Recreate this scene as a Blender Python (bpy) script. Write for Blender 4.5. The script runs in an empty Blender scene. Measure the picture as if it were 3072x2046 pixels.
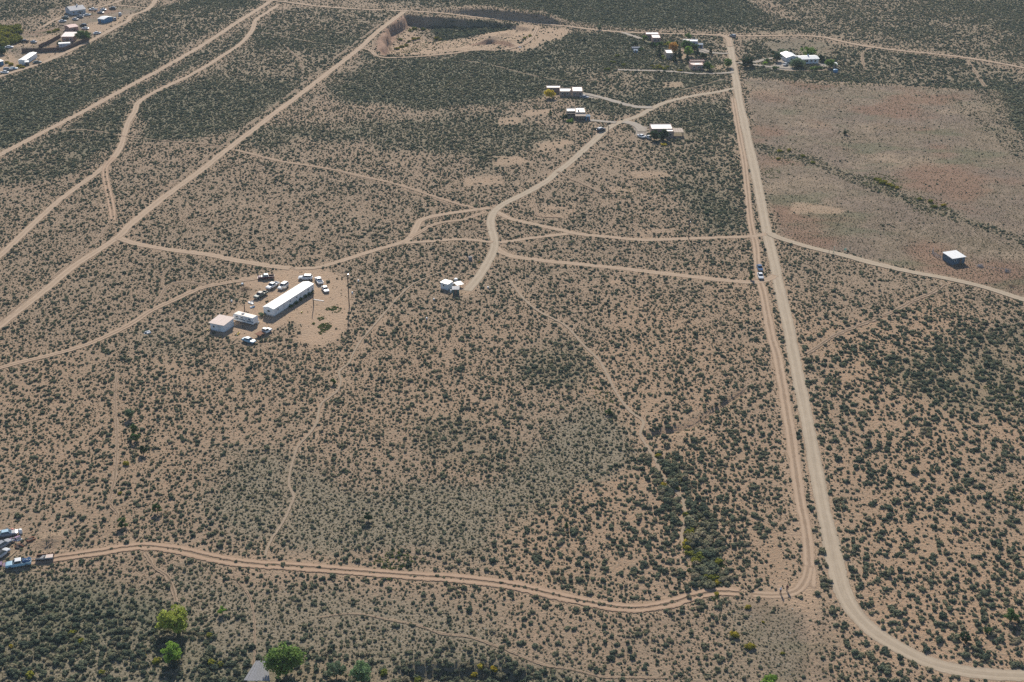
import bpy, bmesh, math, random
import numpy as np

# ------------------------------------------------------------------ camera, sky, sun, exposure
scn = bpy.context.scene
CAM_H, PITCH, FPX = 178.0, math.radians(26.0), 3900.0
cam_data = bpy.data.cameras.new('camera')
cam = bpy.data.objects.new('camera', cam_data)
scn.collection.objects.link(cam)
cam.location = (0, 0, CAM_H)
cam.rotation_euler = (math.pi / 2 - PITCH, 0, 0)
cam_data.sensor_width = 36.0
cam_data.lens = 36.0 * FPX / 3072.0
cam_data.clip_start = 1.0
cam_data.clip_end = 60000.0
scn.camera = cam

SUN_EL, SUN_AZ = math.radians(31.0), math.radians(-5.0)      # azimuth from +Y towards +X
world = bpy.data.worlds.new('World')
scn.world = world
world.use_nodes = True
wn = world.node_tree
bg = wn.nodes['Background']
sky = wn.nodes.new('ShaderNodeTexSky')
sky.sky_type = 'NISHITA'
sky.sun_disc = False
sky.sun_elevation = SUN_EL
sky.sun_rotation = SUN_AZ
sky.altitude = 2200.0
wn.links.new(sky.outputs['Color'], bg.inputs['Color'])
bg.inputs['Strength'].default_value = 0.085

sun_data = bpy.data.lights.new('sun', 'SUN')
sun_data.energy = 4.2
sun_data.angle = math.radians(0.53)
sun_data.color = (1.0, 0.915, 0.79)
sun = bpy.data.objects.new('sun', sun_data)
scn.collection.objects.link(sun)
sun.rotation_euler = (math.pi / 2 - SUN_EL, 0, math.pi - SUN_AZ)
sun.location = (0, 400, 500)

scn.view_settings.view_transform = 'Standard'
scn.view_settings.look = 'None'
scn.view_settings.gamma = 1.0
scn.view_settings.exposure = 0.60
scn.view_settings.use_curve_mapping = False
scn.render.engine = 'CYCLES'
scn.cycles.max_bounces = 5
scn.cycles.diffuse_bounces = 2
scn.cycles.glossy_bounces = 2
scn.cycles.transparent_max_bounces = 8
scn.cycles.use_denoising = False
scn.cycles.volume_bounces = 0

COL = scn.collection
RNG = np.random.default_rng(7)
random.seed(7)

# ------------------------------------------------------------------ small maths
def smooth(a, b, x):
    t = np.clip((x - a) / (b - a), 0, 1)
    return t * t * (3 - 2 * t)

def vnoise(x, y, cell, seed):
    """value noise in 0..1 on world coordinates"""
    r = np.random.default_rng(seed).random((257, 257))
    gx, gy = np.asarray(x, float) / cell + 1000.37, np.asarray(y, float) / cell + 1000.71
    ix, iy = np.floor(gx).astype(int), np.floor(gy).astype(int)
    fx, fy = gx - ix, gy - iy
    fx, fy = fx * fx * (3 - 2 * fx), fy * fy * (3 - 2 * fy)
    a, b = r[ix % 256, iy % 256], r[(ix + 1) % 256, iy % 256]
    c, d = r[ix % 256, (iy + 1) % 256], r[(ix + 1) % 256, (iy + 1) % 256]
    return (a * (1 - fx) + b * fx) * (1 - fy) + (c * (1 - fx) + d * fx) * fy

def fbm(x, y, cell, seed, octs=4):
    s, a, t = 0, 1.0, 0
    for o in range(octs):
        s = s + a * vnoise(x, y, cell / 2 ** o, seed + o)
        t += a
        a *= 0.55
    return s / t

CT, ST = math.cos(PITCH), math.sin(PITCH)
def ray(u, v):
    xc, yc = (u - 1536.0) / FPX, (1023.0 - v) / FPX
    return xc, CT + yc * ST, -ST + yc * CT

def G0(u, v):
    """photograph position -> point of the level plane"""
    dx, dy, dz = ray(u, v)
    t = -CAM_H / dz
    return np.array([dx * t, dy * t])

def W(pts):
    return np.array([G0(*p) for p in pts])

def seg_dist(px, py, poly, closed=False):
    """distance of points to a polyline and the parameter (0..1) along it"""
    d = np.full(px.shape, 1e9)
    tt = np.zeros(px.shape)
    P = list(poly) + ([poly[0]] if closed else [])
    n = len(P) - 1
    for i in range(n):
        ax, ay = P[i]
        bx, by = P[i + 1]
        vx, vy = bx - ax, by - ay
        L = vx * vx + vy * vy + 1e-9
        t = np.clip(((px - ax) * vx + (py - ay) * vy) / L, 0, 1)
        e = np.hypot(px - ax - t * vx, py - ay - t * vy)
        m = e < d
        d = np.where(m, e, d)
        tt = np.where(m, (i + t) / n, tt)
    return d, tt

def inside(px, py, poly):
    r = np.zeros(px.shape, bool)
    n = len(poly)
    j = n - 1
    for i in range(n):
        xi, yi = poly[i]
        xj, yj = poly[j]
        c = ((yi > py) != (yj > py)) & (px < (xj - xi) * (py - yi) / (yj - yi + 1e-12) + xi)
        r ^= c
        j = i
    return r

def sdist(px, py, poly):
    d, _ = seg_dist(px, py, poly, True)
    return np.where(inside(px, py, poly), -d, d)

# ------------------------------------------------------------------ terrain height
PIT = W([(1219, 44), (1196, 62), (1170, 86), (1150, 116), (1146, 146), (1156, 165), (1215, 163), (1300, 150), (1400, 141),
         (1480, 133), (1560, 135), (1600, 110), (1590, 86), (1530, 72), (1420, 60), (1300, 50)])
PIT_FRONT = W([(1150, 168), (1400, 150), (1560, 136), (1610, 105)])
BANK = W([(1300, 37), (1400, 46), (1500, 58), (1600, 68), (1690, 76)])
GULLY = W([(1180, 2030), (1290, 2024), (1400, 2022), (1500, 2028), (1600, 2046)])
CUT = W([(1950, 1306), (2071, 1284), (2107, 1261), (2173, 1215), (2225, 1182)])
SCARP = W([(1405, 124), (1445, 124), (1480, 127), (1510, 134), (1548, 143)])
MOUNDS = [(W([(147, 1626)])[0], 1.3, 2.6), (W([(162, 1612)])[0], 1.0, 2.0), (W([(1478, 116)])[0], 2.0, 9.0)]

def height(x, y):
    x = np.asarray(x, float)
    y = np.asarray(y, float)
    near = smooth(2500, 1100, np.hypot(x, y))
    h = 0.9 * (fbm(x, y, 90.0, 11, 2) - 0.5) * near + 0.28 * (fbm(x, y, 17.0, 23, 2) - 0.5) * near
    # gravel pit: a steep cut on its left and back, running out to level in front
    m = (x > PIT[:, 0].min() - 12) & (x < PIT[:, 0].max() + 12) & (y > PIT[:, 1].min() - 12) & (y < PIT[:, 1].max() + 12)
    if m.any():
        xx, yy = x[m], y[m]
        wob = 7.0 * (fbm(xx, yy, 13.0, 31, 3) - 0.5)
        s = sdist(xx, yy, PIT) + wob
        df, _ = seg_dist(xx, yy, PIT_FRONT)
        deep = smooth(2, 48, df)
        left = smooth(PIT[:, 0].min() + 95, PIT[:, 0].min() + 5, xx)
        left = smooth(PIT[:, 0].min() + 110, PIT[:, 0].min() + 20, xx)
        dep = (1.1 + 4.6 * np.maximum(deep * 0.22, left * (0.55 + 0.45 * deep)))
        dep = dep * np.maximum(smooth(0, 22, df), left * 0.85)
        wall = smooth(0.4, -2.2, s)
        lump = 3.4 * (fbm(xx, yy, 15.0, 41, 3) - 0.45) * smooth(-2, -12, s)
        h[m] = h[m] - dep * wall + lump
    m = (x > SCARP[:, 0].min() - 4) & (x < SCARP[:, 0].max() + 4) & (y > SCARP[:, 1].min() - 4) & (y < SCARP[:, 1].max() + 40)
    if m.any():
        xx, yy = x[m], y[m]
        yb = np.interp(xx, SCARP[:, 0], SCARP[:, 1])
        am = 2.2 * smooth(SCARP[0, 0], SCARP[0, 0] + 12, xx) * smooth(SCARP[-1, 0] + 1, SCARP[-1, 0] - 6, xx)
        h[m] = h[m] + am * smooth(0.0, 1.8, yy - yb) * smooth(34, 6, yy - yb)
    # cut bank above the far road
    m = (x > BANK[:, 0].min() - 60) & (x < BANK[:, 0].max() + 60) & (y > BANK[:, 1].min() - 20) & (y < BANK[:, 1].max() + 140)
    if m.any():
        xx, yy = x[m], y[m]
        yb = np.interp(xx, BANK[:, 0], BANK[:, 1])
        amp = 4.6 * smooth(BANK[0, 0] - 8, BANK[0, 0] + 40, xx) * smooth(BANK[-1, 0] + 6, BANK[-1, 0] - 14, xx)
        wob = 2.0 * (fbm(xx, yy, 11.0, 51, 2) - 0.5)
        h[m] = h[m] + amp * smooth(1.5, 6.5, yy - yb + wob) * smooth(130, 10, yy - yb)
    m = (np.abs(x - GULLY[:, 0].mean()) < 60) & (np.abs(y - GULLY[:, 1].mean()) < 25)
    if m.any():
        d, t = seg_dist(x[m], y[m], GULLY)
        h[m] = h[m] - 1.5 * smooth(4.2, 0.8, d) * smooth(0, 0.12, t) * smooth(1, 0.88, t)
    m = (np.abs(x - CUT[:, 0].mean()) < 30) & (np.abs(y - CUT[:, 1].mean()) < 45)
    if m.any():
        d, t = seg_dist(x[m], y[m], CUT)
        h[m] = h[m] - 0.9 * smooth(1.8, 0.3, d)
    for c, a, r in MOUNDS:
        m = (np.abs(x - c[0]) < r * 1.3) & (np.abs(y - c[1]) < r * 1.3)
        if m.any():
            d = np.hypot(x[m] - c[0], y[m] - c[1])
            h[m] = h[m] + a * smooth(r, r * 0.12, d)
    return h

def H1(x, y):
    return float(height(np.array([x]), np.array([y]))[0])

def G(u, v):
    """photograph position -> ground point on the terrain"""
    dx, dy, dz = ray(u, v)
    z = 0.0
    for _ in range(4):
        t = (z - CAM_H) / dz
        z = H1(dx * t, dy * t)
    return np.array([dx * t, dy * t, z])

# ------------------------------------------------------------------ mesh collecting
class MB:
    def __init__(self):
        self.v, self.f = [], []
    def add(self, vs, fs):
        o = len(self.v)
        self.v += [tuple(map(float, p)) for p in vs]
        self.f += [tuple(i + o for i in q) for q in fs]
        return self
    def box(self, x0, x1, y0, y1, z0, z1):
        return self.add([(x0, y0, z0), (x1, y0, z0), (x1, y1, z0), (x0, y1, z0), (x0, y0, z1), (x1, y0, z1), (x1, y1, z1), (x0, y1, z1)],
                        [(3, 2, 1, 0), (4, 5, 6, 7), (0, 1, 5, 4), (1, 2, 6, 5), (2, 3, 7, 6), (3, 0, 4, 7)])
    def hexa(self, p):
        return self.add(p, [(3, 2, 1, 0), (4, 5, 6, 7), (0, 1, 5, 4), (1, 2, 6, 5), (2, 3, 7, 6), (3, 0, 4, 7)])
    def tube(self, pts, rad, n=8, cap=True):
        pts = [np.array(p, float) for p in pts]
        vs, fs = [], []
        for i, p in enumerate(pts):
            d = pts[min(i + 1, len(pts) - 1)] - pts[max(i - 1, 0)]
            d = d / (np.linalg.norm(d) + 1e-9)
            a = np.cross(d, (0, 0, 1.0) if abs(d[2]) < 0.9 else (1.0, 0, 0))
            a /= np.linalg.norm(a)
            b = np.cross(d, a)
            r = rad[i] if hasattr(rad, '__len__') else rad
            for k in range(n):
                t = 2 * math.pi * k / n
                vs.append(p + r * (a * math.cos(t) + b * math.sin(t)))
        for i in range(len(pts) - 1):
            for k in range(n):
                fs.append((i * n + k, i * n + (k + 1) % n, (i + 1) * n + (k + 1) % n, (i + 1) * n + k))
        if cap:
            fs.append(tuple(range(n))[::-1])
            fs.append(tuple((len(pts) - 1) * n + k for k in range(n)))
        return self.add(vs, fs)
    def prism(self, prof, y0, y1):
        """side profile (x, z) drawn out along y"""
        n = len(prof)
        vs = [(x, y0, z) for x, z in prof] + [(x, y1, z) for x, z in prof]
        fs = [tuple(range(n)), tuple(range(n, 2 * n))[::-1]] + [(i, i + n, (i + 1) % n + n, (i + 1) % n) for i in range(n)]
        return self.add(vs, fs)
    def mesh(self, name, mat, smooth_=False):
        me = bpy.data.meshes.new(name)
        me.from_pydata(self.v, [], self.f)
        me.materials.append(mat)
        if smooth_:
            me.polygons.foreach_set('use_smooth', [True] * len(me.polygons))
        me.update()
        return me
    def build(self, name, mat, parent=None, smooth_=False):
        return link(name, self.mesh(name, mat, smooth_), parent)

def link(name, me, parent=None):
    o = bpy.data.objects.new(name, me)
    COL.objects.link(o)
    if parent is not None:
        o.parent = parent
    return o

USED_LABELS = set()
def tag(o, label, cat, group=None):
    o['label'] = label
    o['category'] = cat
    if group:
        o['group'] = group
    return o

def thing(name, label, cat, loc, rz=0.0, group=None):
    o = bpy.data.objects.new(name, None)
    o.empty_display_size = 0.5
    COL.objects.link(o)
    o.location = loc
    o.rotation_euler = (0, 0, rz)
    return tag(o, label, cat, group)

def struct(o, label=None, kind='structure'):
    o['kind'] = kind
    if label:
        o['label'] = label
    return o

def mesh_np(name, verts, quads, mat):
    me = bpy.data.meshes.new(name)
    n, k = len(verts), len(quads)
    me.vertices.add(n)
    me.vertices.foreach_set('co', np.asarray(verts, np.float32).ravel())
    w = quads.shape[1]
    me.loops.add(k * w)
    me.loops.foreach_set('vertex_index', np.asarray(quads, np.int32).ravel())
    me.polygons.add(k)
    me.polygons.foreach_set('loop_start', np.arange(0, k * w, w, dtype=np.int32))
    me.polygons.foreach_set('loop_total', np.full(k, w, np.int32))
    me.update(calc_edges=True)
    if mat:
        me.materials.append(mat)
    return me

def fattr(me, name, arr):
    a = me.attributes.new(name, 'FLOAT', 'POINT')
    a.data.foreach_set('value', np.asarray(arr, np.float32).ravel())

# ------------------------------------------------------------------ materials
class N:
    """node building helper"""
    def __init__(self, name):
        self.m = bpy.data.materials.new(name)
        self.m.use_nodes = True
        self.t = self.m.node_tree
        self.p = self.t.nodes['Principled BSDF']
        self.o = self.t.nodes['Material Output']
    def n(self, kind, **kw):
        x = self.t.nodes.new(kind)
        for k, v in kw.items():
            setattr(x, k, v)
        return x
    def l(self, a, b):
        self.t.links.new(a, b)
    def noise(self, scale, detail=3, rough=0.55, coord=None, dim='3D'):
        x = self.n('ShaderNodeTexNoise')
        x.inputs['Scale'].default_value = scale
        x.inputs['Detail'].default_value = detail
        x.inputs['Roughness'].default_value = rough
        if coord is None:
            tc = self.n('ShaderNodeNewGeometry')
            coord = tc.outputs['Position']
        self.l(coord, x.inputs['Vector'])
        return x.outputs['Fac']
    def ramp(self, fac, a, b):
        x = self.n('ShaderNodeMapRange')
        x.interpolation_type = 'SMOOTHSTEP'
        x.inputs['From Min'].default_value = a
        x.inputs['From Max'].default_value = b
        self.l(fac, x.inputs['Value'])
        return x.outputs['Result']
    def mix(self, fac, a, b, kind='MIX'):
        x = self.n('ShaderNodeMix', data_type='RGBA', blend_type=kind)
        for sock, val in ((x.inputs['Factor'], fac), (x.inputs[6], a), (x.inputs[7], b)):
            if isinstance(val, (int, float)):
                sock.default_value = val
            elif isinstance(val, tuple):
                sock.default_value = (*val, 1)
            else:
                self.l(val, sock)
        return x.outputs[2]
    def math(self, op, a, b=0.0, c=None):
        x = self.n('ShaderNodeMath', operation=op)
        for i, val in enumerate((a, b) if c is None else (a, b, c)):
            if isinstance(val, (int, float)):
                x.inputs[i].default_value = val
            else:
                self.l(val, x.inputs[i])
        return x.outputs[0]
    def attr(self, name, kind='GEOMETRY'):
        x = self.n('ShaderNodeAttribute', attribute_name=name, attribute_type=kind)
        return x.outputs['Fac']

MATS = {}
def paint(name, col, rough=0.6, var=0.12, scale=1.6, metal=0.0, spec=0.4):
    if name in MATS:
        return MATS[name]
    k = N(name)
    f = k.noise(scale, 4, 0.6)
    f2 = k.noise(scale * 7.0, 2, 0.5)
    f = k.math('MULTIPLY_ADD', f2, 0.4, k.math('MULTIPLY', f, 0.6))
    f = k.ramp(f, 0.3, 0.7)
    lo = tuple(c * (1 - var) for c in col)
    hi = tuple(min(1, c * (1 + var * 0.6)) for c in col)
    k.l(k.mix(f, lo, hi), k.p.inputs['Base Color'])
    k.p.inputs['Roughness'].default_value = rough
    k.p.inputs['Metallic'].default_value = metal
    k.p.inputs['Specular IOR Level'].default_value = spec
    MATS[name] = k.m
    return k.m

def leafmat(name, stops, trans=0.3, inst=True, var=0.35):
    """foliage; stops = colours along the plant's own tint 0..1"""
    k = N(name)
    t = k.attr('tint', 'INSTANCER')
    cr = k.n('ShaderNodeValToRGB')
    e = cr.color_ramp.elements
    while len(e) < len(stops):
        e.new(0.5)
    for i, c in enumerate(stops):
        e[i].position = i / max(1, len(stops) - 1)
        e[i].color = (*c, 1)
    k.l(t, cr.inputs['Fac'])
    f = k.ramp(k.noise(2.3, 3, 0.6), 0.3, 0.7)
    v = k.n('ShaderNodeMapRange')
    v.inputs['To Min'].default_value = 1 - var
    v.inputs['To Max'].default_value = 1 + var
    k.l(f, v.inputs['Value'])
    c = k.n('ShaderNodeVectorMath', operation='SCALE')
    k.l(cr.outputs['Color'], c.inputs[0])
    k.l(v.outputs['Result'], c.inputs['Scale'])
    k.t.nodes.remove(k.p)
    d = k.n('ShaderNodeBsdfDiffuse')
    tr = k.n('ShaderNodeBsdfTranslucent')
    mx = k.n('ShaderNodeMixShader')
    mx.inputs['Fac'].default_value = trans
    k.l(c.outputs[0], d.inputs['Color'])
    k.l(c.outputs[0], tr.inputs['Color'])
    k.l(d.outputs[0], mx.inputs[1])
    k.l(tr.outputs[0], mx.inputs[2])
    k.l(mx.outputs[0], k.o.inputs['Surface'])
    return k.m

# leaf colours: sagebrush from blue-green to grey-green to olive to straw grey
M_SAGE = leafmat('sage_leaf', [(0.118, 0.150, 0.108), (0.190, 0.215, 0.145), (0.265, 0.262, 0.168), (0.345, 0.305, 0.21)], 0.45)
M_TUFT = leafmat('dry_tuft', [(0.10, 0.118, 0.078), (0.175, 0.175, 0.11), (0.28, 0.24, 0.155)], 0.38)
M_GREEN = leafmat('green_tuft', [(0.06, 0.11, 0.035), (0.13, 0.17, 0.045)], 0.35)
M_GOLD = leafmat('rabbitbrush_leaf', [(0.13, 0.16, 0.04), (0.26, 0.25, 0.045), (0.40, 0.31, 0.04)], 0.35)
TREE_M = {
    'green': leafmat('leaf_green', [(0.17, 0.26, 0.075), (0.17, 0.26, 0.075)], 0.5),
    'bright': leafmat('leaf_bright', [(0.245, 0.385, 0.079), (0.245, 0.385, 0.079)], 0.5),
    'pale': leafmat('leaf_pale', [(0.21, 0.315, 0.158), (0.21, 0.315, 0.158)], 0.5),
    'yellow': leafmat('leaf_yellow', [(0.36, 0.41, 0.09), (0.36, 0.41, 0.09)], 0.5),
    'gold': leafmat('leaf_gold', [(0.6, 0.49, 0.061), (0.6, 0.49, 0.061)], 0.5),
    'amber': leafmat('leaf_amber', [(0.6, 0.35, 0.105), (0.6, 0.35, 0.105)], 0.5),
    'dark': leafmat('leaf_dark', [(0.047, 0.088, 0.047), (0.047, 0.088, 0.047)], 0.5),
    'juniper': leafmat('leaf_juniper', [(0.096, 0.166, 0.061), (0.096, 0.166, 0.061)], 0.5),
    'grey': leafmat('leaf_grey', [(0.166, 0.228, 0.14), (0.166, 0.228, 0.14)], 0.5),
}
M_BARK = paint('bark', (0.10, 0.075, 0.055), 0.9)

def ground_material():
    k = N('earth')
    pos = k.n('ShaderNodeNewGeometry').outputs['Position']
    grass, rock, bare, dark, red, drive, cliff = (k.attr(a) for a in ('grass', 'rock', 'bare', 'dark', 'red', 'drive', 'cliff'))
    big = k.ramp(k.noise(0.03, 4, 0.6, pos), 0.35, 0.65)
    mid = k.ramp(k.noise(0.22, 4, 0.65, pos), 0.32, 0.68)
    fine = k.ramp(k.noise(1.1, 4, 0.7, pos), 0.3, 0.7)
    grit = k.ramp(k.noise(4.5, 2, 0.7, pos), 0.35, 0.65)
    soil = k.mix(mid, (0.310, 0.215, 0.145), (0.390, 0.275, 0.190))
    soil = k.mix(k.math('MULTIPLY', big, 0.5), soil, (0.315, 0.235, 0.165))
    redsoil = k.mix(fine, (0.395, 0.255, 0.160), (0.475, 0.315, 0.205))
    soil = k.mix(red, soil, redsoil)
    litter = k.mix(grit, (0.165, 0.145, 0.100), (0.275, 0.235, 0.168))
    soil = k.mix(k.math('MULTIPLY', fine, 0.62), soil, litter)
    # dry pasture grass
    g1 = k.mix(mid, (0.170, 0.128, 0.086), (0.335, 0.255, 0.185))
    g1 = k.mix(k.math('MULTIPLY', fine, 0.55), g1, (0.165, 0.145, 0.092))
    g1 = k.mix(k.math('MULTIPLY', big, 0.6), g1, (0.205, 0.155, 0.125))
    big2 = k.ramp(k.noise(0.017, 5, 0.62, pos), 0.52, 0.66)
    g1 = k.mix(k.math('MULTIPLY', big2, 0.75), g1, (0.36, 0.272, 0.19))
    rust = k.n('ShaderNodeTexNoise')
    rust.inputs['Scale'].default_value = 0.023
    rust.inputs['Detail'].default_value = 5
    mp = k.n('ShaderNodeMapping')
    mp.inputs['Location'].default_value = (313, 77, 5)
    k.l(pos, mp.inputs['Vector'])
    k.l(mp.outputs[0], rust.inputs['Vector'])
    g1 = k.mix(k.math('MULTIPLY', k.ramp(rust.outputs['Fac'], 0.5, 0.64), 0.7), g1, (0.255, 0.150, 0.100))
    gr = k.n('ShaderNodeTexNoise')
    gr.inputs['Scale'].default_value = 0.035
    gr.inputs['Detail'].default_value = 5
    mp2 = k.n('ShaderNodeMapping')
    mp2.inputs['Location'].default_value = (-91, 411, 9)
    mp2.inputs['Scale'].default_value = (0.7, 1.6, 1)
    k.l(pos, mp2.inputs['Vector'])
    k.l(mp2.outputs[0], gr.inputs['Vector'])
    g1 = k.mix(k.math('MULTIPLY', k.ramp(gr.outputs['Fac'], 0.54, 0.66), 0.6), g1, (0.135, 0.140, 0.082))
    soil = k.mix(grass, soil, g1)
    # stony grey-green ground
    r1 = k.mix(fine, (0.185, 0.165, 0.115), (0.28, 0.245, 0.175))
    vor = k.n('ShaderNodeTexVoronoi')
    vor.inputs['Scale'].default_value = 1.9
    k.l(pos, vor.inputs['Vector'])
    st = k.ramp(vor.outputs['Distance'], 0.34, 0.2)
    r1 = k.mix(k.math('MULTIPLY', st, 0.35), r1, (0.36, 0.33, 0.27))
    soil = k.mix(rock, soil, r1)
    # dense low scrub and litter
    d1 = k.mix(fine, (0.085, 0.110, 0.070), (0.185, 0.180, 0.118))
    soil = k.mix(dark, soil, d1)
    b1 = k.mix(fine, (0.40, 0.275, 0.180), (0.46, 0.33, 0.225))
    b1 = k.mix(k.math('MULTIPLY', mid, 0.5), b1, (0.36, 0.27, 0.19))
    soil = k.mix(bare, soil, b1)
    soil = k.mix(drive, soil, k.mix(fine, (0.33, 0.29, 0.25), (0.40, 0.355, 0.31)))
    soil = k.mix(cliff, soil, k.mix(mid, (0.26, 0.155, 0.105), (0.36, 0.235, 0.165)))
    k.l(soil, k.p.inputs['Base Color'])
    k.p.inputs['Roughness'].default_value = 0.95
    k.p.inputs['Specular IOR Level'].default_value = 0.1
    bp = k.n('ShaderNodeBump')
    bp.inputs['Strength'].default_value = 0.6
    bp.inputs['Distance'].default_value = 0.25
    k.l(k.math('ADD', fine, k.math('MULTIPLY', grit, 0.4)), bp.inputs['Height'])
    k.l(bp.outputs['Normal'], k.p.inputs['Normal'])
    return k.m

def road_material(name, c1, c2, edge=0.80, ruts=0.25, mid_grass=0.0, rag=0.35):
    k = N(name)
    pos = k.n('ShaderNodeNewGeometry').outputs['Position']
    ac = k.attr('across')
    aa = k.math('ABSOLUTE', ac)
    n1 = k.ramp(k.noise(0.35, 4, 0.65, pos), 0.3, 0.7)
    n2 = k.ramp(k.noise(1.6, 4, 0.7, pos), 0.3, 0.7)
    col = k.mix(n1, c1, c2)
    col = k.mix(k.math('MULTIPLY', n2, 0.4), col, tuple(c * 0.78 for c in c1))
    cv = k.n('ShaderNodeCombineXYZ')
    k.l(k.math('MULTIPLY', ac, 5.0), cv.inputs['X'])
    k.l(k.math('MULTIPLY', k.attr('along'), 0.05), cv.inputs['Y'])
    stk = k.ramp(k.noise(1.0, 4, 0.7, cv.outputs[0]), 0.35, 0.65)
    col = k.mix(k.math('MULTIPLY', stk, 0.45), col, tuple(c * 0.74 for c in c1))
    # wheel ruts
    rut = k.ramp(k.math('ABSOLUTE', k.math('SUBTRACT', aa, 0.42)), 0.24, 0.06)
    col = k.mix(k.math('MULTIPLY', rut, ruts), col, tuple(min(1, c * 1.22) for c in c2))
    k.l(col, k.p.inputs['Base Color'])
    k.p.inputs['Roughness'].default_value = 0.95
    k.p.inputs['Specular IOR Level'].default_value = 0.1
    tr = k.n('ShaderNodeBsdfTransparent')
    mx = k.n('ShaderNodeMixShader')
    nn = k.math('ADD', k.math('MULTIPLY', k.noise(0.9, 4, 0.7, pos), 0.6), k.math('MULTIPLY', k.noise(0.25, 2, 0.5, pos), 0.4))
    e = k.math('ADD', aa, k.math('MULTIPLY', k.math('SUBTRACT', nn, 0.5), rag * 2.2))
    a = k.ramp(e, edge + 0.10, edge - 0.08)
    endf = k.attr('fade')
    if mid_grass > 0:
        g = k.ramp(k.math('ADD', aa, k.math('MULTIPLY', k.math('SUBTRACT', nn, 0.5), 0.8)), 0.24, 0.10)
        a = k.math('MULTIPLY', a, k.math('SUBTRACT', 1.0, k.math('MULTIPLY', g, mid_grass)))
    a = k.math('MULTIPLY', a, k.ramp(k.math('ADD', endf, k.math('MULTIPLY', k.math('SUBTRACT', nn, 0.5), 0.7)), 0.25, 0.6))
    k.l(a, mx.inputs['Fac'])
    k.l(tr.outputs[0], mx.inputs[1])
    k.l(k.p.outputs[0], mx.inputs[2])
    k.l(mx.outputs[0], k.o.inputs['Surface'])
    return k.m

M_EARTH = ground_material()
M_GRAVEL = road_material('gravel_road', (0.385, 0.312, 0.228), (0.44, 0.36, 0.268), 0.82, 0.28, 0, 0.3)
M_DIRT = road_material('dirt_road', (0.385, 0.285, 0.200), (0.445, 0.335, 0.240), 0.76, 0.3, 0, 0.6)
M_TRACK = road_material('two_track', (0.38, 0.262, 0.178), (0.43, 0.305, 0.212), 0.76, 0.35, 0.85, 0.55)
M_WORN = road_material('worn_track', (0.385, 0.278, 0.192), (0.435, 0.322, 0.228), 0.78, 0.3, 0.35, 0.6)
M_PATH = road_material('footpath', (0.335, 0.262, 0.188), (0.385, 0.302, 0.218), 0.58, 0.0, 0, 0.8)
M_FAINT = road_material('faint_track', (0.325, 0.240, 0.168), (0.375, 0.280, 0.198), 0.46, 0.2, 0.6, 1.1)
M_DRIVE = road_material('grey_drive', (0.36, 0.315, 0.26), (0.41, 0.36, 0.305), 0.84, 0.1, 0, 0.25)

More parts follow.
